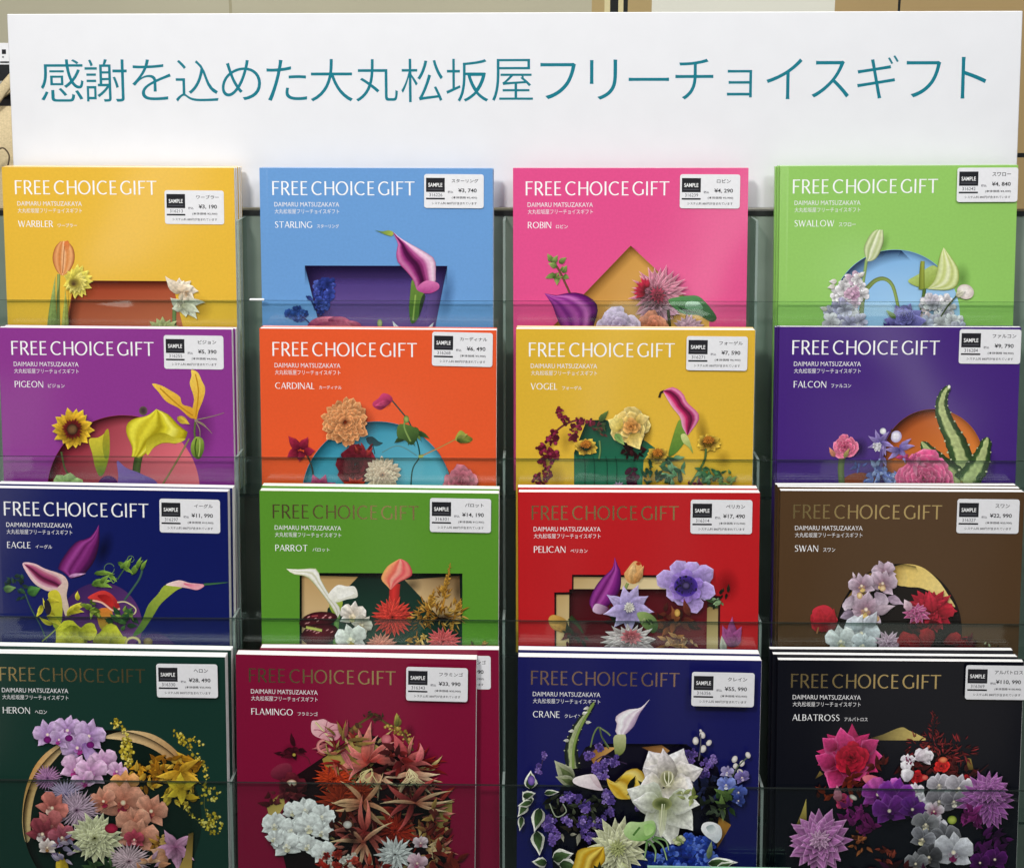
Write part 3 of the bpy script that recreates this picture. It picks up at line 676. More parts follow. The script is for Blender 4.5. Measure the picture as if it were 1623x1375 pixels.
def stripe_leaf(A, pts, w0, w1, dark='3a5a2c', pale='c2d08c', k=1.45):
    """fleshy stem: dark rims, a pale ragged band along the middle, small teeth"""
    p = crom(pts, 7, False); n = len(p); u = A.rnd.uniform
    wd = [(w0+(w1-w0)*(i/(n-1)))*k*min(1, .35+i/4) for i in range(n)]
    A.tex = .8
    L, Rr = ribbon([(x, y, wd[i]*(1+u(-.06, .10))) for i, (x, y) in enumerate(p)])
    mid = [(x, y) for x, y in p]; vs = []; cs = []; fs = []
    d, q = A.col(dark), A.col(pale)
    for i in range(n):
        for t, c, kk in ((0, d, .45), (.23+u(-.03, .06), d, .95), (.33+u(-.05, .06), q, .95), (.5, q, .75), (.67+u(-.06, .05), q, .8), (.77+u(-.06, .03), d, .7), (1, d, .3)):
            vs.append((L[i][0]+(Rr[i][0]-L[i][0])*t, L[i][1]+(Rr[i][1]-L[i][1])*t)); cs.append(mulc(c, kk*u(.82, 1.15)))
    for i in range(n-1):
        for m in range(6): fs.append((7*i+m, 7*i+m+1, 7*i+8+m, 7*i+7+m))
    A.add([(x+7, y+10) for x, y in vs], fs, [(.004, .004, .004)]*len(vs), [0 if (i % 7) in (0, 6) else .5 for i in range(len(vs))])
    A.add(vs, fs, cs); A.tex = 0
    for i in range(2, n-1, 4):
        for e in (L[i], Rr[i]): A.oval(e[0], e[1], wd[i]*.06, wd[i]*.05, 'd8d8b4', '6a7448')
def art_falcon(A):
    A.P(circ(1060, 895, 316), 'a84c18', 'e88838', 40)
    A.edge(circ(1060, 895, 315, 315, 170, 285, 24), 60, 60, .8, '1c0400'); A.edge(circ(1060, 895, 315, 315, 285, 350, 12), -40, 20, .35, '1c0400')
    A.P(circ(600, 1130, 150), '7a3418', 'b85c2c'); A.sh(1400, 930, 60, 140, .4, 0, '0a0020')
    stripe_leaf(A, [(1162, 436), (1128, 480), (1112, 560), (1140, 660), (1205, 790), (1245, 920), (1250, 1060)], 18, 112, k=1.6)
    stripe_leaf(A, [(988, 785), (1050, 860), (1130, 940), (1245, 1050)], 30, 96, k=1.6); stripe_leaf(A, [(1402, 756), (1376, 850), (1340, 940), (1265, 1050)], 34, 108, k=1.6)
    A.oval(1158, 440, 9, 12, 'f8f8e8', 'c8d0b0')
    A.sh(600, 830, 60, 80, .5)
    A.st([(490, 880), (480, 960), (490, 1100)], 40, '5a6a3c')
    A.rose(506, 818, 86, 'f07ca0', 'b82858', 'f8b0c4', 22, .95); A.pt(440, 880, 70, -120, 30, 'a06a50', 'e09070', None, .7); A.pt(500, 885, 70, -60, 24, '7a8a48', 'c09a60')
    for x, y, gs, r in ((730, 790, (-160, -120, -60, 10, 60, 150), 90), (850, 830, (-50, -20, 60, 130, 170), 100), (740, 880, (-90, 60, 120), 70)):
        for g in gs: A.pt(x, y, r, g, r*.34, '5a4a9c', 'b09cd8', None, .7, 20)
    A.oval(745, 718, 20, 20, 'fdfdf8', 'b8b8c8'); A.oval(828, 752, 34, 38, 'f4f2f8', 'a89cc8', 20, (-8, -10)); A.st([(790, 770), (800, 705)], 8, '4a2c20'); A.ms(710, 820, 24, 20, 5, 18, ['f2f0f8', 'd8d0e8'], dark=False)
    A.st([(735, 830), (730, 900), (740, 1000)], 16, '5a4888')
    A.sh(760, 1010, 170, 90, .5)
    A.ms(700, 990, 110, 70, 26, 44, ['6478c8', '8498dc', '4c5cac', 'a4b4e8'], kind='leaf', dark=False); A.ms(820, 1030, 80, 46, 16, 36, ['8c9ce0', '6c80d0', 'b8c4f0'], kind='leaf', dark=False); A.ms(600, 935, 40, 20, 6, 30, ['5464b4', '3c4c98'], kind='leaf', dark=False)
    A.rose(1000, 1010, 190, 'e85c94', 'b02860', 'f49cbc', 40, .8); A.ms(920, 900, 60, 40, 10, 40, ['e0609c', 'c84484', 'f08cb4'], kind='leaf', dark=False)
    A.st([(1240, 1030), (1246, 1200)], 16, '8a7a3c')

def art_eagle(A):
    A.P(circ(640, 960, 262, 272), '3a1f58', '6c3c78', 60); A.P(circ(980, 1160, 150), '3a2460', '54347c')
    A.sh(660, 480, 60, 130, .5, 20); A.st([(165, 760), (200, 850), (260, 960), (300, 1060)], 8, '3c5a4c'); A.ms(100, 690, 60, 46, 14, 34, ['2c4a40', '1e3830', '3c6048'], kind='leaf', dark=False); A.pt(30, 735, 80, -10, 40, '34603c', '8ab068'); A.pt(180, 755, 90, -20, 60, '2c5c2c', '5c9a48'); A.ms(140, 770, 30, 24, 6, 30, ['24443c', '3c6a44'], kind='leaf', dark=False)
    A.loft([(628, 328), (602, 372), (560, 412), (490, 432), (420, 510), (372, 600), (405, 622), (448, 660)], [(630, 328), (633, 420), (622, 492), (602, 550), (580, 585), (550, 622), (520, 650), (462, 662)], ['4c0c48', '86287a', 'a4449a', '6c1862', '94348a', '7a2070', '4a0c4c', '2c0630'], 1.0, .8, .10); A.pt(440, 650, 110, -10, 20, 'c888c0', 'e0b0dc')
    A.P([(150, 568), (220, 568), (292, 602), (400, 640), (436, 692), (426, 770), (440, 850), (420, 900), (396, 830), (360, 750), (300, 740), (230, 700), (182, 640)], 'eec4cc', 'c8b89c', 60)
    A.loft([(158, 574), (196, 640), (240, 694), (300, 724), (362, 728)], [(160, 572), (222, 578), (292, 612), (372, 648), (400, 690)], ['f0d8d0', 'd898b0', '8a2c58', '4c0c30', '9c3c6c', 'c8708c', 'ecc0c8'], 1.05, .85, .14)
    A.P([(310, 760), (360, 735), (392, 780), (400, 880), (380, 980), (340, 960), (330, 860)], 'd6ca38', '8a9a2c', 90)
    for x, y, g, L, w in ((350, 900, -140, 140, 34), (300, 810, -20, 80, 34), (270, 830, 100, 90, 30), (430, 900, -60, 130, 36), (500, 800, -110, 60, 28), (440, 880, -20, 100, 34), (340, 950, 190, 100, 28), (300, 900, 20, 130, 36), (470, 860, -35, 80, 26)): A.pt(x, y, L, g, w, '8c8c18', 'ecdf40', 'f2ea70', .7, 40)
    A.P([(285, 815), (310, 800), (330, 850), (318, 890), (295, 880)], '1c1a2c', '2c2430')
    for c, r in (((695, 600), 32), ((830, 540), 20)): A.st(circ(c[0], c[1], r, r, 0, 340, 14), 5, '5c7a5c')
    A.st([(910, 560), (890, 650), (840, 730), (790, 800)], 14, '3c5c50'); A.st([(745, 670), (790, 600)], 8, '3c5c3c')
    for x, y, g, L, w in ((585, 705, -22, 130, 44), (600, 690, 6, 120, 36), (600, 632, -8, 130, 30), (690, 640, 30, 70, 26), (640, 690, -50, 80, 26), (750, 560, 30, 90, 28), (765, 600, -50, 90, 22), (800, 610, -75, 90, 26), (835, 640, -62, 120, 34), (870, 600, -80, 80, 24), (895, 610, -70, 80, 22), (780, 590, 25, 80, 24)): A.pt(x, y, L, g, w, '3c6424', '9ac04c', None, .7, 22)
    A.st([(660, 700), (690, 650), (720, 690), (740, 660)], 8, '7cA04c', 4); A.st([(770, 580), (800, 550), (820, 520)], 6, '6c9048', 3)
    A.P([(622, 860), (700, 850), (716, 900), (690, 960), (650, 985), (625, 940)], 'd87c30', '9a8a30', 90)
    A.P([(560, 780), (650, 738), (722, 772), (764, 850), (720, 866), (650, 815), (600, 800)], 'd83c38', '8c1420', 60); A.st([(590, 800), (650, 815), (720, 864), (762, 850)], 12, 'f0b8a0'); A.P([(620, 770), (690, 770), (730, 840), (670, 815)], '8a1018', 'c82c28', 30)
    A.ms(585, 855, 46, 50, 12, 44, ['7a9a30', '5c7a24', '98b048'], kind='leaf'); A.st([(745, 812), (800, 810), (860, 850), (850, 886), (800, 890)], 9, 'd8c8a0')
    A.ms(760, 940, 90, 60, 18, 50, ['2c5a34', '244a2c', '4c7a3c'], kind='leaf'); A.ms(800, 890, 40, 24, 6, 30, ['98b850', '6c8a38'], kind='leaf', dark=False)
    A.P([(1050, 702), (1000, 760), (940, 830), (900, 930), (845, 1020), (900, 1000), (970, 900), (1020, 820), (1110, 740), (1150, 715)], 'a8b840', '3c6a30', 110)
    A.P([(1050, 700), (1130, 672), (1200, 688), (1292, 700), (1250, 732), (1190, 722), (1120, 712)], 'f4dcd4', 'e48ca0', 40); A.P([(1160, 690), (1240, 700), (1285, 704), (1245, 728), (1200, 715)], 'e05c80', 'f0b0b8', 60); A.st([(1288, 698), (1380, 690), (1440, 684)], 16, '3c6a44', 3)
    for x, y, g, L, w in ((560, 1040, 190, 210, 190), (470, 960, 100, 130, 190), (500, 1010, -10, 120, 120), (600, 1080, -20, 190, 200), (700, 1050, 20, 110, 120), (460, 1080, 200, 110, 110)): A.pt(x, y, L, g, w, '8a9018', 'd2cf3a', 'b0b02c', .3, 10)
    A.st([(270, 1060), (330, 1010), (360, 980)], 8, '8a9a48'); A.st(circ(845, 1070, 44, 36, 150, 360, 12), 16, 'd8c888'); A.oval(940, 1060, 30, 26, '9c8a5c', '5c4a30')

GOLD0, GOLD1 = 'c9a868', 'e8d2a0'
def art_parrot(A):
    A.Q([(305, 624), (1326, 626), (1330, 1250), (300, 1250)], '0c1a14', '123c2c', 90)
    A.Q([(318, 640), (672, 648), (480, 850), (460, 1000), (400, 1250), (316, 1250)], 'b8945c', 'e6cda0', 100)
    A.Q([(965, 668), (1308, 640), (1318, 920), (1180, 900), (1090, 800)], '5c4020', 'd8b884', 120); A.sh(1010, 700, 70, 60, .5); A.sh(1300, 740, 36, 100, .45)
    A.Q([(672, 650), (965, 668), (1100, 810), (1140, 1000), (1140, 1250), (480, 1250), (470, 1000), (500, 850)], '06221a', '0f4a38', 90)
    A.edge([(305, 626), (1326, 628)], 0, 40, .9); A.edge([(305, 626), (305, 1250)], 34, 0, .85)
    A.P([(490, 830), (540, 905), (575, 810), (540, 780)], 'a8b848', '7c9a30', 90); A.st([(545, 870), (535, 960), (530, 1100)], 34, '6c9a50')
    A.loft([(222, 600), (262, 632), (342, 648), (402, 702), (492, 822), (540, 905)], [(224, 599), (300, 601), (412, 598), (432, 652), (482, 745), (562, 850), (545, 905)], ['a8b070', 'f0eed8', 'fbfaf2', 'd8d8b8', 'f6f5ea', 'fdfcf6', 'b8c080'], 1.05, .72, .05)
    A.P([(484, 762), (540, 702), (600, 708), (652, 712), (668, 774), (604, 790), (545, 808), (505, 798)], 'fdfcf4', 'd8d8c8', 70); A.P([(540, 720), (600, 730), (650, 750), (600, 775), (545, 785)], 'e8e8dc', 'f8f8f0', 60)
    A.st([(905, 690), (900, 760), (900, 830)], 64, 'c82c28'); A.loft([(930, 536), (858, 580), (820, 642), (822, 672), (850, 702), (874, 728)], [(940, 535), (986, 560), (1014, 622), (992, 652), (930, 682), (880, 728)], ['f4b468', 'f49870', 'ea6a58', 'f6a894', 'e0585c', 'ee8478', 'c03c44'], 1.0, .9, .08)
    A.da(890, 900, 140, 5, 26, '8a0c10', 'f04438', 'f87058', .95, .2, .5)
    gd = ['d8a040', 'b87c24', 'e8bc5c', '9a6418']
    for cx, cy, ht in ((1210, 760, 200), (1110, 830, 110), (1280, 860, 80)):
        A.st([(cx-20, cy+120), (cx+10, cy), (cx+40, cy-ht)], 20, 'b88430', 4)
        A.ms(cx-6, cy+30, 44, 90, 34, 26, gd, 8, 'spike', False)
        for k in range(22):
            t = k/21; A.pt(cx+40*t+A.rnd.uniform(-8, 8), cy-ht*t+20, 46*(1.1-t), -90+A.rnd.uniform(-60, 60), 16, '9a6a1c', 'e0ac48', None, .7)
    A.ms(1180, 890, 150, 60, 50, 30, gd, 0, 'spike'); A.sh(1210, 905, 80, 30, .7, c='200c04'); A.ms(1060, 930, 60, 60, 20, 26, gd, 0, 'spike', False)
    for x, y, rx, ry in ((420, 920, 120, 50), (430, 1010, 115, 70)):
        A.oval(x, y, rx, ry, '5c1422', '2c0810', -10, (0, -10), .06)
        for k in range(9): A.oval(x+A.rnd.uniform(-.7, .7)*rx, y+A.rnd.uniform(-.6, .5)*ry, 12, 4, 'e8a8a8', '7a2c34', -30)
    A.st([(345, 965), (400, 975), (445, 985)], 18, 'c8c868'); A.st([(380, 895), (420, 890)], 10, 'a04048')
    A.orc(640, 890, 95, 10, 'f0ece4', 'd8c8b0', 'e8d8a0'); A.orc(700, 950, 70, 40, 'dcd8cc', 'c0b098', 'd8b870'); A.orc(625, 1040, 110, -10, 'f6f6f2', 'd8dcd0', 'c8b860')
    A.da(815, 1080, 105, 4, 20, 'b85048', 'f4a890', None, .8, .26); A.ms(1060, 1060, 80, 44, 30, 24, ['d8b050', 'e8cc7c', 'b08430'], 0, 'leaf'); A.da(1210, 1050, 115, 3, 20, 'a01c28', 'f06868', 'f8a0a0', .8, .2)
    A.ms(1440, 1075, 60, 16, 8, 24, ['b08c3c', '4c5c28'], 0, 'leaf', False)

def art_pelican(A):
    out = [(430, 632), (1000, 634), (1300, 640), (1300, 760), (1362, 764), (1362, 1250), (318, 1250), (318, 744), (428, 742)]
    A.Q(out, '2c0608', '4c0a10', 90)
    A.Q([(440, 646), (1040, 648), (1040, 722), (440, 722)], 'b89a64', 'e8d6a8', 60); A.Q([(330, 758), (412, 758), (408, 1250), (328, 1250)], 'b89a64', 'e2cc98', 40); A.Q([(1280, 840), (1348, 800), (1350, 1250), (1276, 1250)], '98804c', 'd8c490', 60)
    A.Q([(412, 724), (1280, 724), (1278, 1250), (408, 1250)], '3c0810', '6c0c1a', 60)
    A.edge([(430, 634), (1300, 640)], 0, 26, .85); A.edge([(318, 745), (428, 743)], 0, 26, .8); A.edge([(318, 744), (318, 1250)], 20, 0, .7); A.edge([(412, 724), (1280, 724)], 0, 60, .6); A.edge([(412, 724), (408, 1250)], 40, 0, .5)
    A.sh(1400, 700, 90, 120, .4, 0, '3a0004')
    A.loft([(697, 524), (682, 592), (610, 662), (558, 742), (538, 812), (568, 866)], [(699, 524), (718, 575), (733, 602), (737, 702), (702, 782), (652, 832), (585, 868)], ['5c1060', 'a03c9c', '6c1468', 'b04ca8', '8c2888', '64146a', '3c0840'], 1.05, .85, .08); A.P([(560, 860), (580, 815), (640, 830), (660, 850), (610, 880)], 'e0c0dc', '50104c', 20)
    A.st([(780, 685), (762, 730), (748, 790)], 20, '8a9a58')
    A.P([(775, 600), (822, 547), (866, 570), (871, 622), (832, 686), (780, 676), (758, 630)], 'ecb878', 'cc8c48', 60); A.pt(800, 684, 130, -82, 56, 'd89c54', 'f4cc90', 'b87c3c', .6); A.pt(825, 680, 120, -62, 44, 'd09048', 'e8b478', None, .6); A.oval(848, 562, 16, 12, 'a83020', 'c86030')
    A.ms(760, 920, 120, 50, 14, 60, ['2c1014', '1e2c18', '3c181c'], kind='leaf')
    for i, g in enumerate((-150, -105, -70, -35, 5, 40, 85, 125, 165)): A.pt(785, 845, 150 if i % 2 else 165, g, 76, '8c80bc', 'd0c0ec', 'b8acdc', .7, 6)
    A.da(790, 838, 40, 2, 14, 'd8d4c0', 'fbf8ec', None, 1, .3)
    A.sh(1170, 730, 200, 200, .5)
    for i, (g, L) in enumerate(((-115, 175), (-70, 165), (-35, 200), (12, 190), (65, 185), (110, 130), (150, 140), (195, 200))): A.pt(1148, 702, L, g, 128, '5a30a0', 'c8b0ec', 'd8c8f4', .28, 8)
    for g in (-90, -15, 40, 90, 135, 175, -140): A.pt(1148, 702, 110, g, 84, '401c84', 'a484d8', None, .35)
    A.oval(1145, 702, 74, 66, '140c30', '4c2ca0'); A.ms(1145, 702, 70, 64, 40, 9, ['0c0a1c', '1c1440', '2c1c58'], kind='dot', dark=False); A.oval(1146, 698, 24, 22, '5a4c84', '0c081c')
    A.ms(1330, 800, 40, 50, 12, 34, ['7c9c68', '1c2c18', '3c5c34', '94b484'], kind='leaf'); A.ms(1380, 745, 40, 16, 5, 30, ['1c1c14', '2c2c1c'], kind='leaf', dark=False)
    A.ms(1060, 910, 130, 80, 30, 62, ['6a2c1c', '4c1c14', '8a4c28', '34140f'], kind='leaf'); A.oval(1092, 870, 18, 24, 'e0b860', 'a87830')
    A.P([(840, 870), (900, 866), (955, 905), (972, 960), (940, 998), (880, 960), (850, 910)], '98b068', '2c4c24', 40); A.ms(910, 930, 40, 34, 8, 22, ['c8d098', '345028'], kind='leaf', dark=False)
    A.P([(285, 900), (320, 885), (390, 915), (404, 975), (360, 992), (310, 975), (284, 938)], 'd8a850', '8a6024', 40); A.pt(400, 985, 120, -160, 44, 'a87830', 'd8a858'); A.st([(415, 900), (460, 940), (500, 1000)], 40, '2c3c1c', 10)
    A.ms(430, 1020, 80, 40, 12, 40, ['2c1010', '5c1c20', '1e2c18'], kind='leaf')
    A.da(790, 1050, 190, 4, 20, '8a2c38', 'f4eaea', 'fbf6f4', .6, .22, .6, .1, 14); A.da(800, 1020, 80, 2, 12, '8c1c2c', 'e08088', None, .7, .3)
    A.ms(1100, 1060, 110, 44, 26, 40, ['a87038', 'c8945c', '7c4c24', 'd8b080'], kind='leaf')
    for g, L in ((-95, 190), (-120, 150), (-70, 140), (-105, 120)): A.pt(1440, 1080, L, g, 66, '6c1c58', 'b85c9c', None, .75, 10)
    A.pt(1390, 1120, 110, -100, 40, '8a8a7c', 'c8c8b8')

def art_swan(A):
    A.P(circ(850, 985, 395, 425), '120a08', '0c0806', 90)
    A.P([(770, 640), (800, 590), (880, 562), (990, 580), (1090, 660), (1160, 760), (1200, 832), (1110, 770), (990, 712), (880, 700)], 'e2c060', 'f2dc90', 30); A.P([(800, 600), (860, 568), (900, 640), (880, 700), (800, 670)], 'a88434', 'e8cc78', 20); A.P([(620, 650), (680, 620), (700, 700), (640, 760), (560, 800), (520, 780)], '98742c', 'd8b460', 0)
    A.edge(circ(850, 985, 394, 424, 190, 285, 20), 20, 40, .6)
    oc = ('dcc8d8', '8a5a70', 'e8c878')
    A.sh(700, 760, 150, 170, .4)
    A.orc(755, 618, 84, -20, *oc); A.orc(745, 685, 96, 20, *oc); A.orc(612, 700, 90, -15, *oc); A.orc(640, 850, 130, 10, *oc); A.pt(700, 740, 110, 50, 90, 'b098b0', 'dccad8', None, .4); A.pt(780, 770, 110, 25, 50, 'a088a0', 'd0b8cc', None, .7); A.pt(560, 760, 110, 120, 70, 'b8a0b4', 'e0d0dc', None, .4); A.pt(690, 860, 140, -15, 60, 'b8a0b0', 'd8c4d0', None, .7); A.pt(560, 870, 90, 160, 60, '6c5c70', 'a898ac', None, .5); A.pt(570, 650, 40, -110, 16, 'd8b8c8', 'f0e0e8')
    A.oval(700, 905, 26, 20, 'e8d090', 'b88850'); A.oval(600, 760, 18, 22, 'f0dca0', 'b88860'); A.oval(745, 715, 20, 18, 'f0d8a0', 'b88c70')
    A.rose(368, 910, 92, 'c82c38', '7c0c18', None, 20); A.P([(300, 860), (370, 820), (430, 850), (440, 930), (400, 990), (340, 960)], 'd03040', '8a101c', 60); A.pt(370, 990, 160, -100, 90, '8a101c', 'c82c38', None, .5); A.pt(400, 985, 150, -75, 70, '74101a', 'b82430', None, .5); A.st([(340, 960), (330, 1000)], 10, 'a06a40')
    A.da(1050, 850, 165, 4, 18, '5c0814', 'd02840', None, .85, .36, .55, .12); A.da(960, 870, 90, 3, 12, '6a0c3c', 'e06ca8', 'f6d8e4', .8, .34, .6); A.pt(1060, 860, 140, -100, 70, '8c1020', 'd83048', None, .7); A.pt(1090, 860, 110, -5, 90, '8c1020', 'c02438', None, .4); A.pt(920, 850, 80, -120, 50, 'c890a8', 'f0dce4', None, .6)
    A.ms(1000, 950, 110, 30, 16, 40, ['5c1018', '7c1820', '3c0a10'], kind='leaf')
    A.orc(610, 1000, 130, 20, 'dfe2ea', 'a8b0b8', 'd8d090'); A.pt(560, 980, 120, -60, 70, 'a8b4bc', 'e4e8ee'); A.pt(650, 960, 120, -60, 60, 'a8b0b8', 'dde0e8'); A.orc(480, 1050, 110, -10, 'e8eaec', 'b0b8b8', 'd8d098'); A.orc(620, 1075, 90, 15, 'e0e4ea', 'a8b4b8', 'e0d890')
    A.da(785, 1060, 105, 3, 14, 'a06c90', 'ecd0e4', 'f4e4f0', .9, .24, .75)
    for x, y, g, L, w in ((860, 1090, -60, 110, 110), (1030, 1090, -95, 130, 110), (920, 1100, -120, 110, 110), (1130, 1060, -30, 120, 80), (1000, 1080, -150, 120, 90), (1200, 1080, -20, 120, 90)): A.pt(x, y, L, g, w, '4c0a10', '9c1c24', None, .4, 10)
    A.ms(1290, 1060, 60, 34, 14, 30, ['5c1420', '3c0c14'], kind='leaf'); A.ms(1430, 1075, 60, 20, 8, 18, ['d0d8a8', '20281c', '9ca868'], kind='leaf', dark=False)

def art_heron(A):
    A.P(circ(690, 1090, 545, 548), '0a1612', '0c241c', 20)
    A.P(circ(690, 1110, 488, 520), '061a14', '08241a', 90)
    A.P([(142, 1100), (158, 930), (210, 780), (290, 680), (390, 615), (450, 600), (380, 680), (290, 790), (225, 920), (196, 1060), (190, 1200), (160, 1220)], 'c89450', 'f2daa4', 20)
    A.P([(640, 588), (720, 556), (820, 546), (940, 570), (1050, 640), (1130, 730), (1160, 790), (1060, 740), (960, 670), (860, 625), (740, 602)], 'eed09a', '9c6a34', 30)
    A.edge(circ(690, 1090, 544, 547, 150, 330, 40), 24, 44, .75, '0a0600'); A.edge(circ(690, 1090, 544, 547, 110, 200, 18), 30, 0, .7, '0a0600')
    yl = ['d8c444', 'b09a28', 'e8d870', '8a7a20']
    A.sprig([(705, 480), (770, 560), (790, 680), (790, 770)], 4, '6c6a30', 60, 9, yl); A.sprig([(1070, 555), (1130, 610), (1180, 680), (1250, 770), (1260, 850), (1250, 1000), (1290, 1100)], 4, '5a6234', 70, 9, yl); A.sprig([(1100, 600), (1190, 600), (1240, 640)], 3, '5a6234', 14, 8, yl); A.sprig([(1140, 1000), (1200, 1080), (1290, 1120)], 3, '5a6234', 40, 9, yl); A.ms(1300, 930, 50, 40, 20, 11, yl, 0, 'dot', False); A.ms(1300, 1110, 60, 70, 40, 12, yl, 0, 'dot', False); A.ms(1130, 610, 36, 24, 14, 12, yl, 0, 'dot', False); A.ms(710, 500, 26, 30, 16, 11, yl, 0, 'dot', False); A.ms(780, 680, 40, 110, 50, 13, yl, 0, 'dot', False)
    vio = ('dcc0e6', 'b080c6', 'a02c84')
    A.orc(300, 570, 95, -20, *vio); A.orc(420, 545, 100, 10, *vio); A.orc(550, 580, 110, 15, *vio); A.orc(480, 650, 100, -30, *vio); A.orc(370, 600, 70, 20, *vio); A.pt(520, 620, 130, 60, 90, 'a070c0', 'd4b4e4', None, .4)
    for x, y in ((300, 600), (560, 630), (430, 590)): A.oval(x, y, 24, 20, '7c1874', '5a0c58')
    pk = ('ecc8e6', 'c884c0', 'a8307c')
    A.da(300, 830, 95, 4, 26, '7c3c84', 'd8a0d0', None, .9, .14, .8); A.orc(470, 780, 105, 20, *pk); A.orc(640, 740, 95, -10, *pk); A.orc(560, 800, 110, 5, *pk); A.orc(720, 790, 70, 30, *pk); A.orc(520, 850, 80, -20, *pk)
    ora = ['d89a20', 'b87c18', 'e8b840', '9c6414']
    A.ms(900, 800, 110, 90, 46, 48, ora, 20, 'leaf'); A.ms(1110, 780, 110, 90, 46, 52, ora, 0, 'leaf'); A.ms(1110, 920, 80, 70, 26, 50, ['d8b028', 'e8c848', 'a88418'], 0, 'leaf')
    for g in (20, 50, 160, -40, 110): A.pt(1100, 790, 150, g, 44, 'b88414', 'ecc040', None, .7, 20)
    for g in (-30, 200, 140, 80, -100): A.pt(1110, 890, 100, g, 50, 'b89418', 'f0d440', None, .6, 20)
    cor = ('f0ac92', 'c86c54', '9c2040')
    A.orc(770, 870, 95, 0, 'ecb070', 'c87840', 'a83c30'); A.orc(760, 980, 150, 8, *cor); A.orc(930, 1030, 110, 20, *cor); A.orc(830, 1110, 120, -8, *cor); A.orc(850, 1190, 130, 12, *cor); A.orc(640, 970, 90, -20, *cor)
    A.da(410, 930, 125, 4, 30, '6c5c90', 'd0c0e0', None, .9, .12, .85); A.da(480, 1020, 150, 5, 34, '8c5c84', 'e8cce0', None, .9, .11, .85); A.orc(330, 1010, 110, 40, 'd88478', 'a04844', 'e8c0b0', .9); A.orc(310, 1120, 110, -30, 'd07878', '984044', 'd8a898', .9)
    A.orc(270, 1170, 110, 30, 'a84c58', '6c2030', 'e8dcd8', .8); A.orc(390, 1190, 90, -20, 'b06070', '782838', 'd8c8c0', .8); A.orc(300, 1250, 60, 0, 'ece0dc', 'b8a098', 'a87840')
    A.da(590, 1190, 175, 5, 20, '9a9c5c', 'e6e8bc', 'f4f4d8', .95, .3, .55, .12, 20); A.oval(690, 1130, 40, 30, 'b02044', '700c28')
    A.orc(830, 1200, 70, 0, 'c05064', '8a1c34', 'e8a0a0'); A.da(800, 1330, 150, 5, 34, '8a5c70', 'ecd4dc', None, .8, .11, .85); A.ms(1000, 1230, 60, 50, 18, 40, ['c8943c', 'a06c24', 'e0b868'], 0, 'leaf')
    for g, L in ((-125, 130), (-40, 130), (30, 140), (80, 150), (170, 150), (130, 110)): A.pt(1080, 1245, L, g, 58, '8a4c74', 'd8a8c8', None, .7, 8)
    for g, L in ((200, 100), (160, 140), (110, 120)): A.pt(1020, 1290, L, g, 56, 'b87c58', 'e8b898', None, .7)
    A.pt(400, 1420, 150, -100, 70, 'c8a420', 'f0d040', None, .6); A.ms(400, 1270, 60, 90, 18, 44, ['a890b8', '8c84a0', 'c8b8d0'], 0, 'leaf'); A.ms(960, 1370, 100, 60, 20, 50, ['e8b890', 'd89870', 'c8a0b8'], 0, 'leaf'); A.ms(620, 1400, 140, 60, 20, 50, ['34502c', '1c3820', '4c6a3c'], 0, 'leaf', False)
    A.Q([(1160, 1160), (1190, 1150), (1180, 1420), (1080, 1420), (1140, 1290)], '5c4a1c', 'c8a858', 90, .8)

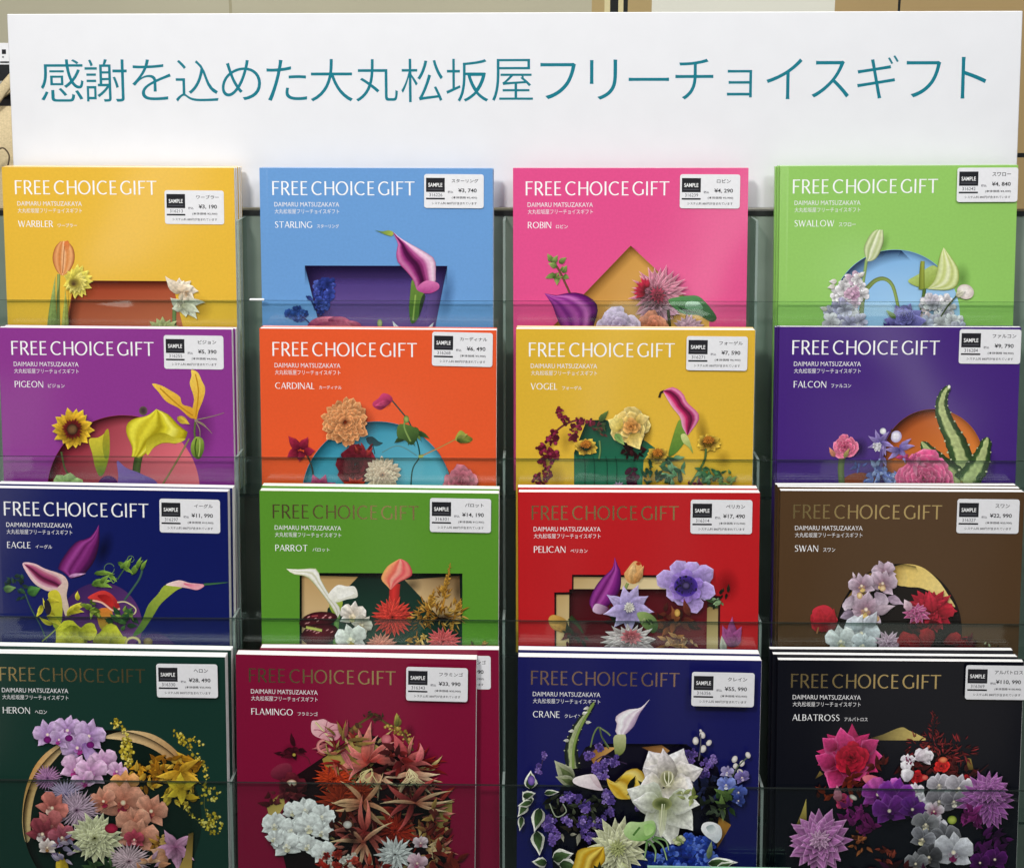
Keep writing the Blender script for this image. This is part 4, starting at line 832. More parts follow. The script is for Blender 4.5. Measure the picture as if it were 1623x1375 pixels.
def art_flamingo(A):
    A.Q([(370, 790), (740, 540), (860, 560), (1100, 760), (1290, 930), (1260, 1400), (330, 1400), (280, 1180)], '1c060c', '12060a', 90)
    A.Q([(530, 690), (740, 545), (900, 640), (760, 800), (560, 790)], '98843c', 'c8b468', 30); A.Q([(200, 960), (300, 880), (310, 960), (265, 1030), (215, 1020)], '988038', 'd0b868', 60); A.Q([(1190, 960), (1290, 930), (1290, 1010), (1200, 1160)], '7c6a30', 'b8a45c', 60)
    A.sh(1040, 540, 40, 60, .4, 0, '200008'); A.sh(1160, 720, 60, 90, .35, 0, '200008')
    A.P([(470, 470), (500, 465), (540, 458), (580, 480), (625, 490), (645, 530), (625, 570), (580, 585), (520, 570), (480, 550), (465, 520)], 'f0c0c4', 'd08894', 40); A.st([(490, 475), (540, 530), (590, 580)], 12, 'd8cc98')
    for k, e in enumerate(((480, 520), (510, 560), (560, 470), (600, 490), (632, 520), (610, 560))): A.st([(545, 535), ((545+e[0])/2, (535+e[1])/2-6), e], 5, 'b05c74')
    A.st([(650, 550), (720, 500), (800, 450), (840, 430), (900, 480), (990, 530), (1060, 640)], 14, '5c4a20'); A.ms(710, 520, 50, 20, 12, 20, ['6c4a28', '8c6c34', '4c2c1c'], -30, 'dot', False); A.ms(830, 440, 60, 24, 18, 24, ['4c241c', '6a3424', '3c3a1c'], 10, 'leaf'); A.ms(960, 520, 70, 20, 30, 11, ['b0943c', '8a7028', 'c8ac54'], 20, 'dot', False); A.ms(1030, 590, 30, 50, 16, 10, ['a08438', 'b89c4c'], 0, 'dot', False); A.pt(970, 500, 80, -95, 40, '6c5a24', 'a8a048'); A.pt(960, 500, 70, -75, 20, '4c4a20', '8c8a3c')
    dk = ['3c0818', '5a1024', '2c0610']
    A.ms(345, 650, 56, 56, 12, 60, dk, 0, 'leaf'); A.oval(365, 665, 10, 10, 'c8b050', '7a6a20'); A.P([(230, 760), (280, 720), (340, 718), (350, 770), (300, 810), (240, 800)], '8a2c44', '4a0c20', 70); A.st([(380, 660), (440, 680), (460, 720)], 5, '5c1c28'); A.rose(350, 850, 90, '6c1c2c', '3c0c16', None, 16); A.oval(350, 830, 30, 20, 'f0e0d0', 'b08060'); A.ms(370, 900, 70, 60, 16, 50, ['5c1c24', '7c2c30', '3c1014'], 0, 'leaf'); A.ms(240, 930, 40, 50, 10, 40, ['7a2c34', '54141c'], 0, 'leaf', False)
    rg = ['b83c30', 'd8605c', 'a82c24', 'c87858', '8c1c1c', 'e08878', 'd0b878', '982418']
    for x, y, rx, ry, n in ((760, 700, 200, 130, 60), (1020, 760, 180, 120, 54), (820, 960, 260, 130, 80), (1080, 1000, 180, 140, 56), (830, 1200, 260, 130, 74), (1130, 1230, 140, 120, 40)): A.ms(x, y, rx, ry, n, 62, rg, 0, 'spike', False)
    # recurved lilies
    def glory(x, y, r, gs, c0, c1, ce=None, w=.3, b=40):
        A.sh(x+10, y+14, r*.9, r*.8, .5)
        for g in gs: A.pt(x, y, r*A.rnd.uniform(.85, 1.1), g, r*w*.62, c0, c1, ce, .75, A.rnd.choice((-1, 1))*b*1.3)
    A.da(600, 800, 130, 3, 22, '8a1c08', 'e85024', None, .7, .16, .8)
    glory(810, 700, 190, (-95, -60, -20, 200, 215, 160), 'c83428', 'e89088', 'f0b0a0'); glory(830, 760, 170, (40, 70, 100, 140, 120), 'b4543c', 'f0dcb0', None, .26, 20); A.pt(780, 700, 240, -86, 54, 'c83c34', 'e8a08c', None, .7, 12); A.pt(850, 700, 170, -10, 44, 'd04038', 'f0a898', None, .7, 50); A.pt(790, 720, 190, 190, 50, 'c84c3c', 'e89c8c', None, .7, -50)
    A.oval(905, 570, 30, 30, 'd87c84', 'a84454'); A.ms(640, 600, 90, 60, 14, 66, ['d8787c', 'b8505c', '9c7c3c'], 0, 'spike', False); A.st(circ(545, 610, 40, 36, 30, 270, 12), 16, 'd88c88')
    glory(1020, 720, 170, (-110, -60, -20, 20, 60, 140), 'a83434', 'e07c78', None, .32, 40); glory(1060, 760, 180, (30, 60, 130, 160, 15), 'b85c48', 'f0dcb4', None, .24, 20); A.pt(1010, 690, 170, -105, 60, 'b8343c', 'e06c70', None, .6, -20); A.pt(1080, 700, 120, -50, 40, 'd05058', 'e88c8c', None, .7, -70)
    for k in range(16): A.st([(1040, 740), (1050+A.rnd.uniform(-30, 60), 790), (1060+A.rnd.uniform(-90, 120), 840)], 4, 'e8dca8')
    for k in range(10): A.st([(820, 740), (800+A.rnd.uniform(-60, 30), 780), (760+A.rnd.uniform(-60, 120), 860)], 5, 'd8cc90')
    A.ms(600, 680, 60, 70, 16, 50, ['8c2c24', 'a89450', 'c85c4c', '6a1c18'], 0, 'spike', False); A.ms(930, 700, 70, 100, 14, 56, ['5a1418', '7c1c1c', '3c0c10'], 0, 'leaf')
    A.da(640, 930, 160, 3, 20, '6c1808', 'b83c1c', None, .8, .16, .8); A.da(960, 1100, 140, 3, 20, '7c1408', 'c8361c', None, .9, .16, .8); A.da(760, 880, 100, 2, 16, '8a2410', 'd04c28', None, .8, .2, .8)
    glory(770, 940, 210, (150, 165, 195, 10, -40, -120, 60), 'b44c34', 'e8c898', None, .2, 30); glory(1060, 930, 200, (-20, 20, 160, 200, -60, 100), '8c2024', 'd8605c', None, .26, 30); glory(1080, 940, 220, (-30, 5, 25, 190), 'a8503c', 'e8d0a4', None, .14, 20)
    glory(780, 1110, 210, (-70, -110, 170, 195, 20, 45, 100, 130), 'b82c2c', 'ee8c7c', None, .22, 30); glory(770, 1170, 200, (-45, 60, 90, 120, 190, 230), 'b04838', 'ecd4a8', None, .18, 20); A.sh(710, 1160, 60, 60, .7, c='180404')
    A.ms(1180, 1080, 80, 110, 30, 40, ['b08c4c', '8a5c34', 'd8b878', '6c2c24'], 0, 'leaf'); A.ms(1190, 1220, 80, 60, 18, 44, ['d0a878', 'a87848', 'e0c090'], 0, 'leaf'); A.ms(1240, 1290, 90, 70, 16, 60, ['6c1c18', '8c2c20'], 0, 'leaf')
    wh = ('fcfcfc', 'eceaea', 'e8dcb8')
    for x, y, r, g in ((360, 990, 60, 10), (430, 980, 74, -10), (530, 1020, 70, 30), (250, 1070, 74, 0), (350, 1100, 74, 20), (450, 1080, 86, -15), (530, 1110, 60, 20), (320, 1190, 84, -10), (450, 1190, 66, 30), (540, 1230, 72, -20), (250, 1150, 50, 40)): A.orc(x, y, r*1.12, g, *wh, 1.15)
    A.ms(640, 1080, 80, 60, 14, 44, ['3c1410', '54201a', '241008'], 0, 'leaf'); A.oval(680, 1065, 26, 22, 'e0dcd8', '9c8c84')
    A.da(960, 1240, 130, 4, 16, 'b8bcbc', 'fafcfc', None, .9, .2, .65, .14); A.ms(640, 1290, 120, 60, 36, 22, ['e8d8c8', 'c84838', '8c2018', 'f0e8e0'], 0, 'floret'); A.ms(560, 1340, 70, 50, 14, 40, ['c02818', '8c1810'], 0, 'leaf'); A.ms(850, 1340, 100, 60, 22, 40, ['a02c20', 'c8503c', '7c1c18'], 0, 'leaf'); A.orc(1090, 1290, 66, 10, 'e8c8d4', 'b88098', 'a05070'); A.orc(1110, 1170, 50, 0, 'ecd8e0', 'b890a0', 'c07080')

def art_crane(A):
    A.Q([(500, 640), (560, 618), (1110, 620), (1300, 760), (1382, 1108), (1300, 1260), (1000, 1400), (300, 1400), (280, 1000)], '0c0a1c', '08081a', 90)
    A.Q([(520, 690), (570, 640), (690, 640), (600, 700), (560, 760)], '7c4c1c', 'd8a860', 20); A.Q([(840, 640), (960, 626), (1010, 660), (960, 700)], '6a4420', 'b88850', 30); A.Q([(1310, 1060), (1384, 1110), (1302, 1252), (1302, 1120)], 'c88c38', '8a5820', 60); A.edge([(500, 640), (560, 619), (1110, 621)], 0, 24, .7)
    stripe_leaf(A, [(556, 362), (510, 430), (450, 520), (412, 640), (425, 770)], 10, 62, '202c24', 'b8c490'); A.st([(550, 375), (470, 520), (430, 640), (425, 770)], 16, '7c9448')
    for x, y, g in ((480, 440, -20), (500, 490, 0), (430, 540, 170), (400, 600, 180), (520, 400, 160)): A.pt(x, y, 36, g, 18, 'd8d8c8', 'f0f0e4')
    for x, y, L, g, w in ((420, 850, 170, -130, 90), (430, 860, 120, -160, 60)): A.pt(x, y, L, g, w, '54603c', 'a8ac8c', 'd8dcc4', .6); A.pt(x, y, L*.7, g, w*.5, '2c3820', '6a7a48', None, .7)
    A.st([(640, 640), (600, 580), (580, 520), (550, 560), (530, 640)], 10, '6a7c4c'); A.st([(585, 520), (630, 550), (650, 570)], 10, '7a8a5c'); A.st([(580, 520), (610, 600), (640, 650)], 7, '4c5c38')
    A.P([(670, 580), (700, 560), (740, 562), (742, 640), (720, 680), (685, 690), (672, 640)], 'c8cc98', '6a7830', 90); A.loft([(885, 352), (830, 402), (760, 412), (700, 440), (678, 468), (690, 500), (680, 540), (690, 562)], [(886, 353), (852, 402), (824, 442), (792, 512), (742, 562)], ['dcc8d8', 'fbf4f8', 'ffffff', 'e4d4e0', 'fbf2f8', 'cdb4cc', 'a890b0'], 1.0, .9, .04)
    vi = ['7c60b8', '5c4898', '9880cc', '4c3c84']
    for pts in ([(160, 820), (220, 780), (245, 690)], [(560, 720), (620, 690), (690, 720), (750, 740)], [(520, 680), (580, 630), (600, 600)], [(600, 800), (650, 730), (680, 690)]): A.st(pts, 6, '3c2c4c')
    for x, y, rx, ry, n in ((245, 690, 10, 16, 4), (215, 775, 20, 26, 7), (520, 690, 26, 24, 10), (580, 640, 22, 22, 8), (585, 770, 46, 36, 20), (640, 730, 40, 24, 14), (600, 800, 40, 26, 12), (690, 715, 28, 24, 8), (410, 940, 60, 26, 22), (500, 985, 36, 30, 14), (640, 935, 40, 40, 18), (840, 980, 40, 36, 16), (650, 1020, 26, 24, 9), (270, 1080, 36, 34, 14), (390, 1070, 30, 26, 12), (300, 1150, 30, 46, 14), (500, 1080, 40, 50, 20), (590, 1070, 30, 30, 10), (500, 1150, 30, 30, 10), (560, 1170, 34, 24, 10), (1130, 670, 36, 50, 18), (1240, 710, 44, 44, 20), (1210, 780, 34, 30, 10)): A.ms(x, y, rx, ry, n, 17, vi, 0, 'floret')
    A.ms(440, 1000, 200, 100, 40, 40, ['20281c', '343c2c', '14180f', '4c5440'], 0, 'leaf'); A.ms(410, 1090, 160, 80, 20, 40, ['2c2820', '48443c', 'a8a894'], 0, 'leaf')
    for x, y, rx, ry, n in ((410, 940, 60, 26, 14), (500, 985, 36, 30, 10), (640, 935, 40, 40, 12), (280, 1090, 40, 40, 14), (390, 1070, 30, 26, 10), (300, 1160, 34, 46, 12), (500, 1090, 40, 50, 16), (585, 1080, 30, 30, 8), (520, 1170, 40, 30, 10)): A.ms(x, y, rx, ry, n, 20, vi, 0, 'floret', False)
    def vleaf(x, y, L, g, w): A.pt(x, y, L, g, w, 'c8d0bc', 'eef0e4', 'f4f6ec', .7, 8); A.pt(x, y, L*.86, g, w*.66, '20341c', '4c6a3c', None, .75, 8)
    for a in ((165, 870, 110, -92, 74), (170, 960, 90, -130, 60), (120, 920, 80, -20, 50), (140, 960, 100, 120, 50), (110, 1040, 90, 95, 36), (220, 990, 150, 100, 70), (200, 1130, 150, 80, 74), (170, 950, 90, 160, 40), (250, 900, 90, -10, 36), (300, 1300, 130, -20, 90), (340, 1330, 130, 10, 80), (260, 1320, 90, 180, 60)): vleaf(*a)
    A.oval(170, 820, 22, 30, '8a68b8', '4c3c84'); A.st([(280, 960), (320, 1040), (380, 1010), (360, 960)], 7, '98a48c')
    for x, y, r in ((1160, 580, 24), (1200, 545, 22), (1240, 592, 20), (1205, 628, 24), (1395, 690, 22), (1440, 715, 20), (1475, 665, 20), (1400, 730, 18), (1430, 770, 24), (1190, 520, 10)): A.oval(x, y, r*.75, r, 'f4f0ea', 'b0a8a4', A.rnd.uniform(-40, 40), (-4, -5))
    A.st([(1190, 540), (1190, 620), (1180, 700)], 8, '5c5a64'); A.st([(1470, 680), (1410, 740), (1380, 800)], 8, '5c6a54')
    A.loft([(625, 808), (640, 860), (690, 926), (760, 932)], [(628, 806), (690, 834), (735, 768), (800, 746), (844, 770), (872, 840), (832, 890), (765, 932)], ['e8c850', 'c89c20', 'f0d868', 'b88c18', 'e8c43c', 'f4e080', 'c49a20'], 1.0, .85, .10)
    A.P([(420, 826), (440, 800), (520, 782), (560, 790), (590, 850), (600, 880), (520, 870), (450, 850)], 'f8f0f0', 'd0c0c8', 60); A.P([(520, 786), (560, 792), (596, 866), (560, 850)], 'e8d8dc', 'c0a8b0')
    A.ms(960, 900, 220, 90, 26, 60, ['101810', '20281c', '182014'], 0, 'leaf')
    A.sh(1020, 780, 220, 150, .5)
    for x, y, L, g, w in ((980, 800, 190, -125, 190), (1010, 810, 180, 200, 140), (1000, 820, 215, -68, 180), (1030, 820, 190, -25, 160), (1010, 850, 160, 15, 170), (960, 840, 150, 165, 150), (1000, 860, 110, 80, 190)): A.pt(x, y, L, g, w, 'cfcba8', 'fcf6f8', 'f4ecf4', .55, 6)
    A.pt(1000, 830, 210, -100, 110, '8a8858', 'f4ecf0', None, .6); A.oval(990, 810, 44, 52, '5c6428', 'c8c4a0')
    for e in ((975, 770), (1000, 765), (1020, 775), (985, 850), (1010, 850)): A.st([(995, 850), (e[0], (e[1]+850)/2), e], 7, 'f4f0d0')
    for x, y, L, g, w in ((960, 960, 230, -160, 180), (960, 970, 260, 105, 160), (980, 960, 270, 78, 150), (1000, 960, 220, 45, 150), (1000, 940, 190, 5, 140), (950, 950, 170, 180, 110)): A.pt(x, y, L, g, w, '8c9860', 'f2f4ee', 'dfe4dc', .5, 6)
    A.P([(960, 930), (990, 950), (985, 1080), (950, 1160), (940, 1040)], '8a9450', 'dce0c8', 90); A.oval(960, 960, 60, 40, '3c4a1c', '98a068'); A.st([(962, 960), (955, 1060), (945, 1130)], 8, 'd8dcb8'); A.st([(975, 960), (970, 1060), (980, 1120)], 6, 'c0c8a0'); A.ms(1130, 900, 50, 40, 8, 40, ['b8c480', 'd0d8a0', '98a858'], 0, 'leaf', False)
    bl = ['2c4cb0', '1c3490', '4464cc', '18287c', '5c7cd8']
    A.ms(1240, 870, 110, 70, 30, 44, ['1c2448', '101838', '283058'], 0, 'leaf'); A.orc(1345, 845, 62, 0, '8c9cdc', '5060b8', 'e0e4f4'); A.orc(1420, 890, 54, 20, '5064b0', '34448c', '98a4d8'); A.orc(1440, 800, 50, -20, '8478b8', '5c5090', 'c8b8dc'); A.orc(1350, 770, 44, 10, 'b0a8d0', '7c74b0', 'e8e4f0'); A.orc(1420, 940, 44, 30, '34488c', '242c68', '7484c0')
    A.ms(1320, 940, 70, 60, 14, 54, ['4c6a34', '2c4a24', '6c8a48'], 0, 'leaf'); A.ms(1260, 1000, 80, 60, 16, 36, ['2c3828', '445440', '1c2818'], 0, 'leaf')
    A.ms(1180, 1200, 90, 46, 34, 42, bl, 0, 'floret'); A.ms(1060, 1290, 90, 60, 40, 42, bl, 0, 'floret'); A.ms(1190, 1290, 80, 70, 40, 42, bl, 0, 'floret'); A.ms(890, 1320, 80, 60, 34, 40, bl, 0, 'floret'); A.ms(1120, 1370, 130, 40, 30, 42, bl, 0, 'floret'); A.ms(1060, 1170, 40, 26, 14, 18, ['c8d0a0', '8a9a60', 'e0e4c0'], 0, 'dot')
    A.P([(1195, 1100), (1210, 1065), (1260, 1058), (1310, 1085), (1320, 1140), (1290, 1185), (1255, 1165), (1215, 1135)], 'f4f6f6', 'b8c4c8', 60); A.P([(1225, 1090), (1265, 1075), (1285, 1110), (1255, 1130)], '98a8a8', 'e0e8e8', 60); A.pt(1240, 1280, 110, -80, 30, '5c7a50', '98a880')
    A.da(690, 1220, 190, 5, 18, '98a060', 'e8ecc0', 'f4f6dc', 1.05, .3, .55, .12, 20); A.da(690, 1220, 60, 3, 14, '7c8a40', 'dce49c', None, 1, .3)
    A.P([(728, 1110), (760, 1060), (830, 1060), (900, 1048), (922, 1090), (905, 1140), (850, 1172), (790, 1172), (745, 1150)], 'c4e0a0', '7cae58', 60); A.st([(785, 1140), (825, 1090)], 12, '4c7a34'); A.P([(850, 1080), (900, 1070), (905, 1120), (860, 1140)], '98c870', 'b8dc90')
    for pts in ([(900, 1160), (960, 1200), (990, 1290)], [(880, 1170), (920, 1230), (915, 1300)], [(870, 1170), (860, 1240), (850, 1290)], [(910, 1150), (980, 1170), (1000, 1230)]): A.st(pts, 17, '4c7a3c', 5, 'a4c488')
    A.loft([(605, 1208), (520, 1212), (450, 1232), (432, 1290), (392, 1410)], [(608, 1210), (615, 1290), (588, 1332), (572, 1400), (560, 1415)], ['b8901c', 'ecd050', 'c49418', 'f0d860', '98700c', 'e0b830', 'b08414'], 1.05, .8, .12)
    A.ms(690, 1390, 90, 50, 14, 60, ['c8d098', 'a0ac68', 'e0e8bc'], 0, 'leaf'); A.ms(560, 1390, 60, 40, 10, 50, ['24301c', '3c4c2c'], 0, 'leaf')
    for a in ((1240, 1310, 180, -6, 60), (1290, 1350, 120, -30, 50), (1250, 1370, 130, 20, 50)): vleaf(*a)

def art_albatross(A):
    A.P([(640, 590), (720, 560), (830, 517), (880, 535), (985, 590), (860, 594)], '1c1408', 'e0c874', 0); A.Q([(1235, 700), (1255, 705), (1272, 772), (1230, 772)], '98803c', '5c4a1c', 90); A.Q([(256, 950), (258, 1080), (190, 1120), (225, 1040)], 'd0b860', '5c4c1c', 100); A.Q([(340, 780), (360, 800), (310, 830)], '8a743c', '3c3014')
    A.sh(560, 720, 200, 180, .4)
    A.da(520, 690, 205, 3, 13, '6a0428', 'dc3478', None, .95, .46, .62, .1, 14)
    for x, y, L, g, w in ((510, 680, 170, -110, 130), (430, 740, 130, 200, 110), (440, 650, 110, 215, 90), (600, 700, 120, -10, 120), (450, 780, 120, 110, 120), (600, 660, 120, -40, 90), (550, 760, 90, 60, 130)): A.pt(x, y, L, g, w, '7a0428', 'e0448c', 'ee78b4', .55, 12)
    A.rose(530, 700, 110, 'c81c3c', '7c0418', None, 20); A.ms(700, 730, 40, 30, 8, 40, ['4c1410', '6a2018'], 0, 'leaf', False)
    A.ms(520, 850, 80, 40, 14, 46, ['6a1c10', '4c1008', '8a2c18'], 0, 'leaf')
    rd = ['7a1c20', '5a1014', '98282c', '440c10', 'a83034']
    A.ms(1025, 520, 26, 90, 44, 18, rd, 0, 'spike', False); A.ms(930, 620, 60, 60, 36, 22, rd, 0, 'spike', False); A.ms(1190, 650, 80, 70, 44, 30, rd, 0, 'spike', False); A.ms(1080, 680, 120, 70, 50, 34, rd, 0, 'spike'); A.ms(1030, 600, 50, 70, 34, 26, rd, 0, 'spike', False); A.ms(1000, 760, 180, 60, 40, 44, ['4c0c10', '300808', '6a1418'], 0, 'leaf'); A.ms(1180, 790, 100, 60, 24, 40, ['3c0a0c', '5c1014'], 0, 'leaf'); A.st([(1270, 810), (1320, 770), (1360, 735)], 8, '3c1014', 3); A.oval(997, 630, 10, 10, 'f08060', 'a83020')
    A.rose(1075, 745, 52, 'f02c28', 'b01018', None, 14); A.oval(1085, 708, 26, 18, 'f09060', 'c04028'); A.rose(930, 810, 46, 'e0242c', '980c18', None, 12); A.oval(975, 815, 20, 16, 'e87060', 'a82028'); A.rose(1225, 825, 34, 'c81c28', '7c0810', None, 10)
    wv = ('f4eef4', 'd8c8d8', '8a1c58')
    A.orc(870, 715, 50, 0, *wv); A.orc(965, 690, 66, 20, *wv); A.pt(870, 780, 70, -100, 80, 'd8d0d8', 'f8f4f8', None, .35); A.pt(860, 840, 80, -80, 90, 'd0c8d4', 'f6f2f6', None, .3); A.pt(920, 700, 90, -20, 80, 'd8c8d4', 'f4ecf0', None, .35); A.orc(920, 900, 56, 0, *wv); A.orc(950, 960, 60, 20, *wv)
    for k in range(12): A.oval(A.rnd.uniform(850, 895), A.rnd.uniform(690, 735), 5, 5, '8a1c54', '5c0c3c')
    A.P([(595, 815), (650, 800), (720, 830), (700, 870), (640, 868)], 'e88090', 'b83454', 40)
    pu = ('a040a8', '74147c', '4c0c50')
    A.orc(690, 920, 110, 0, '9c3ca0', '6c1474', '3c0a40', 1.1, 'c070c8'); A.pt(770, 900, 90, -40, 130, '8c2890', 'c864c0', 'd888d0', .3); A.pt(690, 890, 80, -110, 110, 'a83ca0', 'd060b0', None, .3); A.orc(800, 940, 125, 10, '8430a0', '5a1474', '380a44', 1.1, 'b068c4'); A.orc(760, 1020, 110, -10, '74288c', '501064', '2c083a', 1.1, 'a05cb8'); A.orc(900, 1010, 90, 20, '642484', '440e5c', '2c083a', 1.1, '8c50a8')
    A.rose(480, 960, 56, 'd84474', '8c1c40', None, 12); A.pt(450, 960, 100, -95, 50, '8a3c50', 'e8a0b4', None, .6); A.ms(560, 1040, 90, 80, 26, 52, ['801c70', '641058', '982c84'], 0, 'leaf'); A.ms(620, 1120, 60, 50, 16, 44, ['5c1050', '701c60'], 0, 'leaf', False); A.oval(540, 935, 26, 14, 'd8d4c8', '7c7870', 30); A.ms(360, 930, 60, 30, 8, 40, ['5c2010', '3c140a', '7c2c14'], 0, 'leaf', False); A.ms(590, 1210, 50, 70, 16, 34, ['8a4a28', '4c2414', 'a86438'], 0, 'leaf'); A.ms(740, 1290, 60, 50, 12, 34, ['8a3c2c', '4c1c14'], 0, 'leaf', False)
    gr = ('c8c4cc', '8a868e', 'e0d8c0')
    A.orc(1060, 860, 80, -10, *gr, 1.1, 'e8e4ea'); A.orc(1180, 880, 95, 10, *gr, 1.1, 'e8e4ea'); A.orc(1060, 960, 90, 10, '9c98a0', '605c66', 'c8c0a8', 1.1, 'c8c4cc'); A.orc(1150, 960, 80, -10, '8a868e', '54505a', 'e8e0d0', 1.1, 'b8b4bc')
    A.orc(1030, 1020, 70, 10, 'e0d8e0', '8a2c5c', '6c1444', .9); A.orc(1040, 1110, 76, 20, 'd8d4dc', 'a8a0ac', '7c1c50', .9); A.oval(1140, 1070, 28, 26, 'c0cc5c', '6c8024')
    A.orc(980, 1100, 90, 0, '8c8c90', '4c4c50', 'e0d8b8', 1.1, 'b0b0b4'); A.orc(1100, 1190, 110, -10, '74747a', '404046', 'c8c0a8', 1.1, 'a8a8ae'); A.orc(960, 1190, 86, 20, '94949c', '4c4c54', 'e8dcb0', 1.0, 'c0c0c8'); A.orc(1150, 1270, 130, 6, 'dcdce4', 'a0a0aa', '802458', 1.05, 'f0f0f4'); A.orc(1000, 1300, 90, 10, '4c4c50', '2c2c30', '7c746a', 1.1, '74747a'); A.orc(920, 1340, 80, 0, '88888c', '4c4c50', '6a645c', 1.1, 'a8a8ac')
    A.da(1350, 950, 185, 5, 20, '3c0848', 'b868bc', 'dca4d8', 1.0, .27, .5, .12, 14, 0, 360, .45); A.da(1370, 880, 110, 4, 15, '541060', 'c478c6', 'e4b4e0', .9, .34, .5); A.ms(1260, 1040, 70, 70, 20, 50, ['7c2068', '5c1450', '943080'], 0, 'leaf', False)
    A.ms(1380, 1230, 90, 100, 26, 60, ['3c0c44', '54145c', '2c0834'], 0, 'leaf'); A.orc(1400, 1310, 80, 10, '541464', '34083e', '2c0634', 1.1, '7c3488'); A.orc(1310, 1330, 70, 10, '4c1058', '2c0638', '2c0634', 1.1, '6c2c78')
    A.da(330, 1200, 210, 5, 17, '5c0c58', 'd084c8', 'f2c4ea', 1.0, .36, .5, .12, 8, 0, 360, .55); A.da(335, 1190, 70, 3, 12, '98408c', 'f0c0e4', 'f8e0f4', 1.0, .34)
    A.ms(760, 1390, 220, 40, 30, 50, ['280810', '4c1014', '3c0c30'], 0, 'leaf', False)

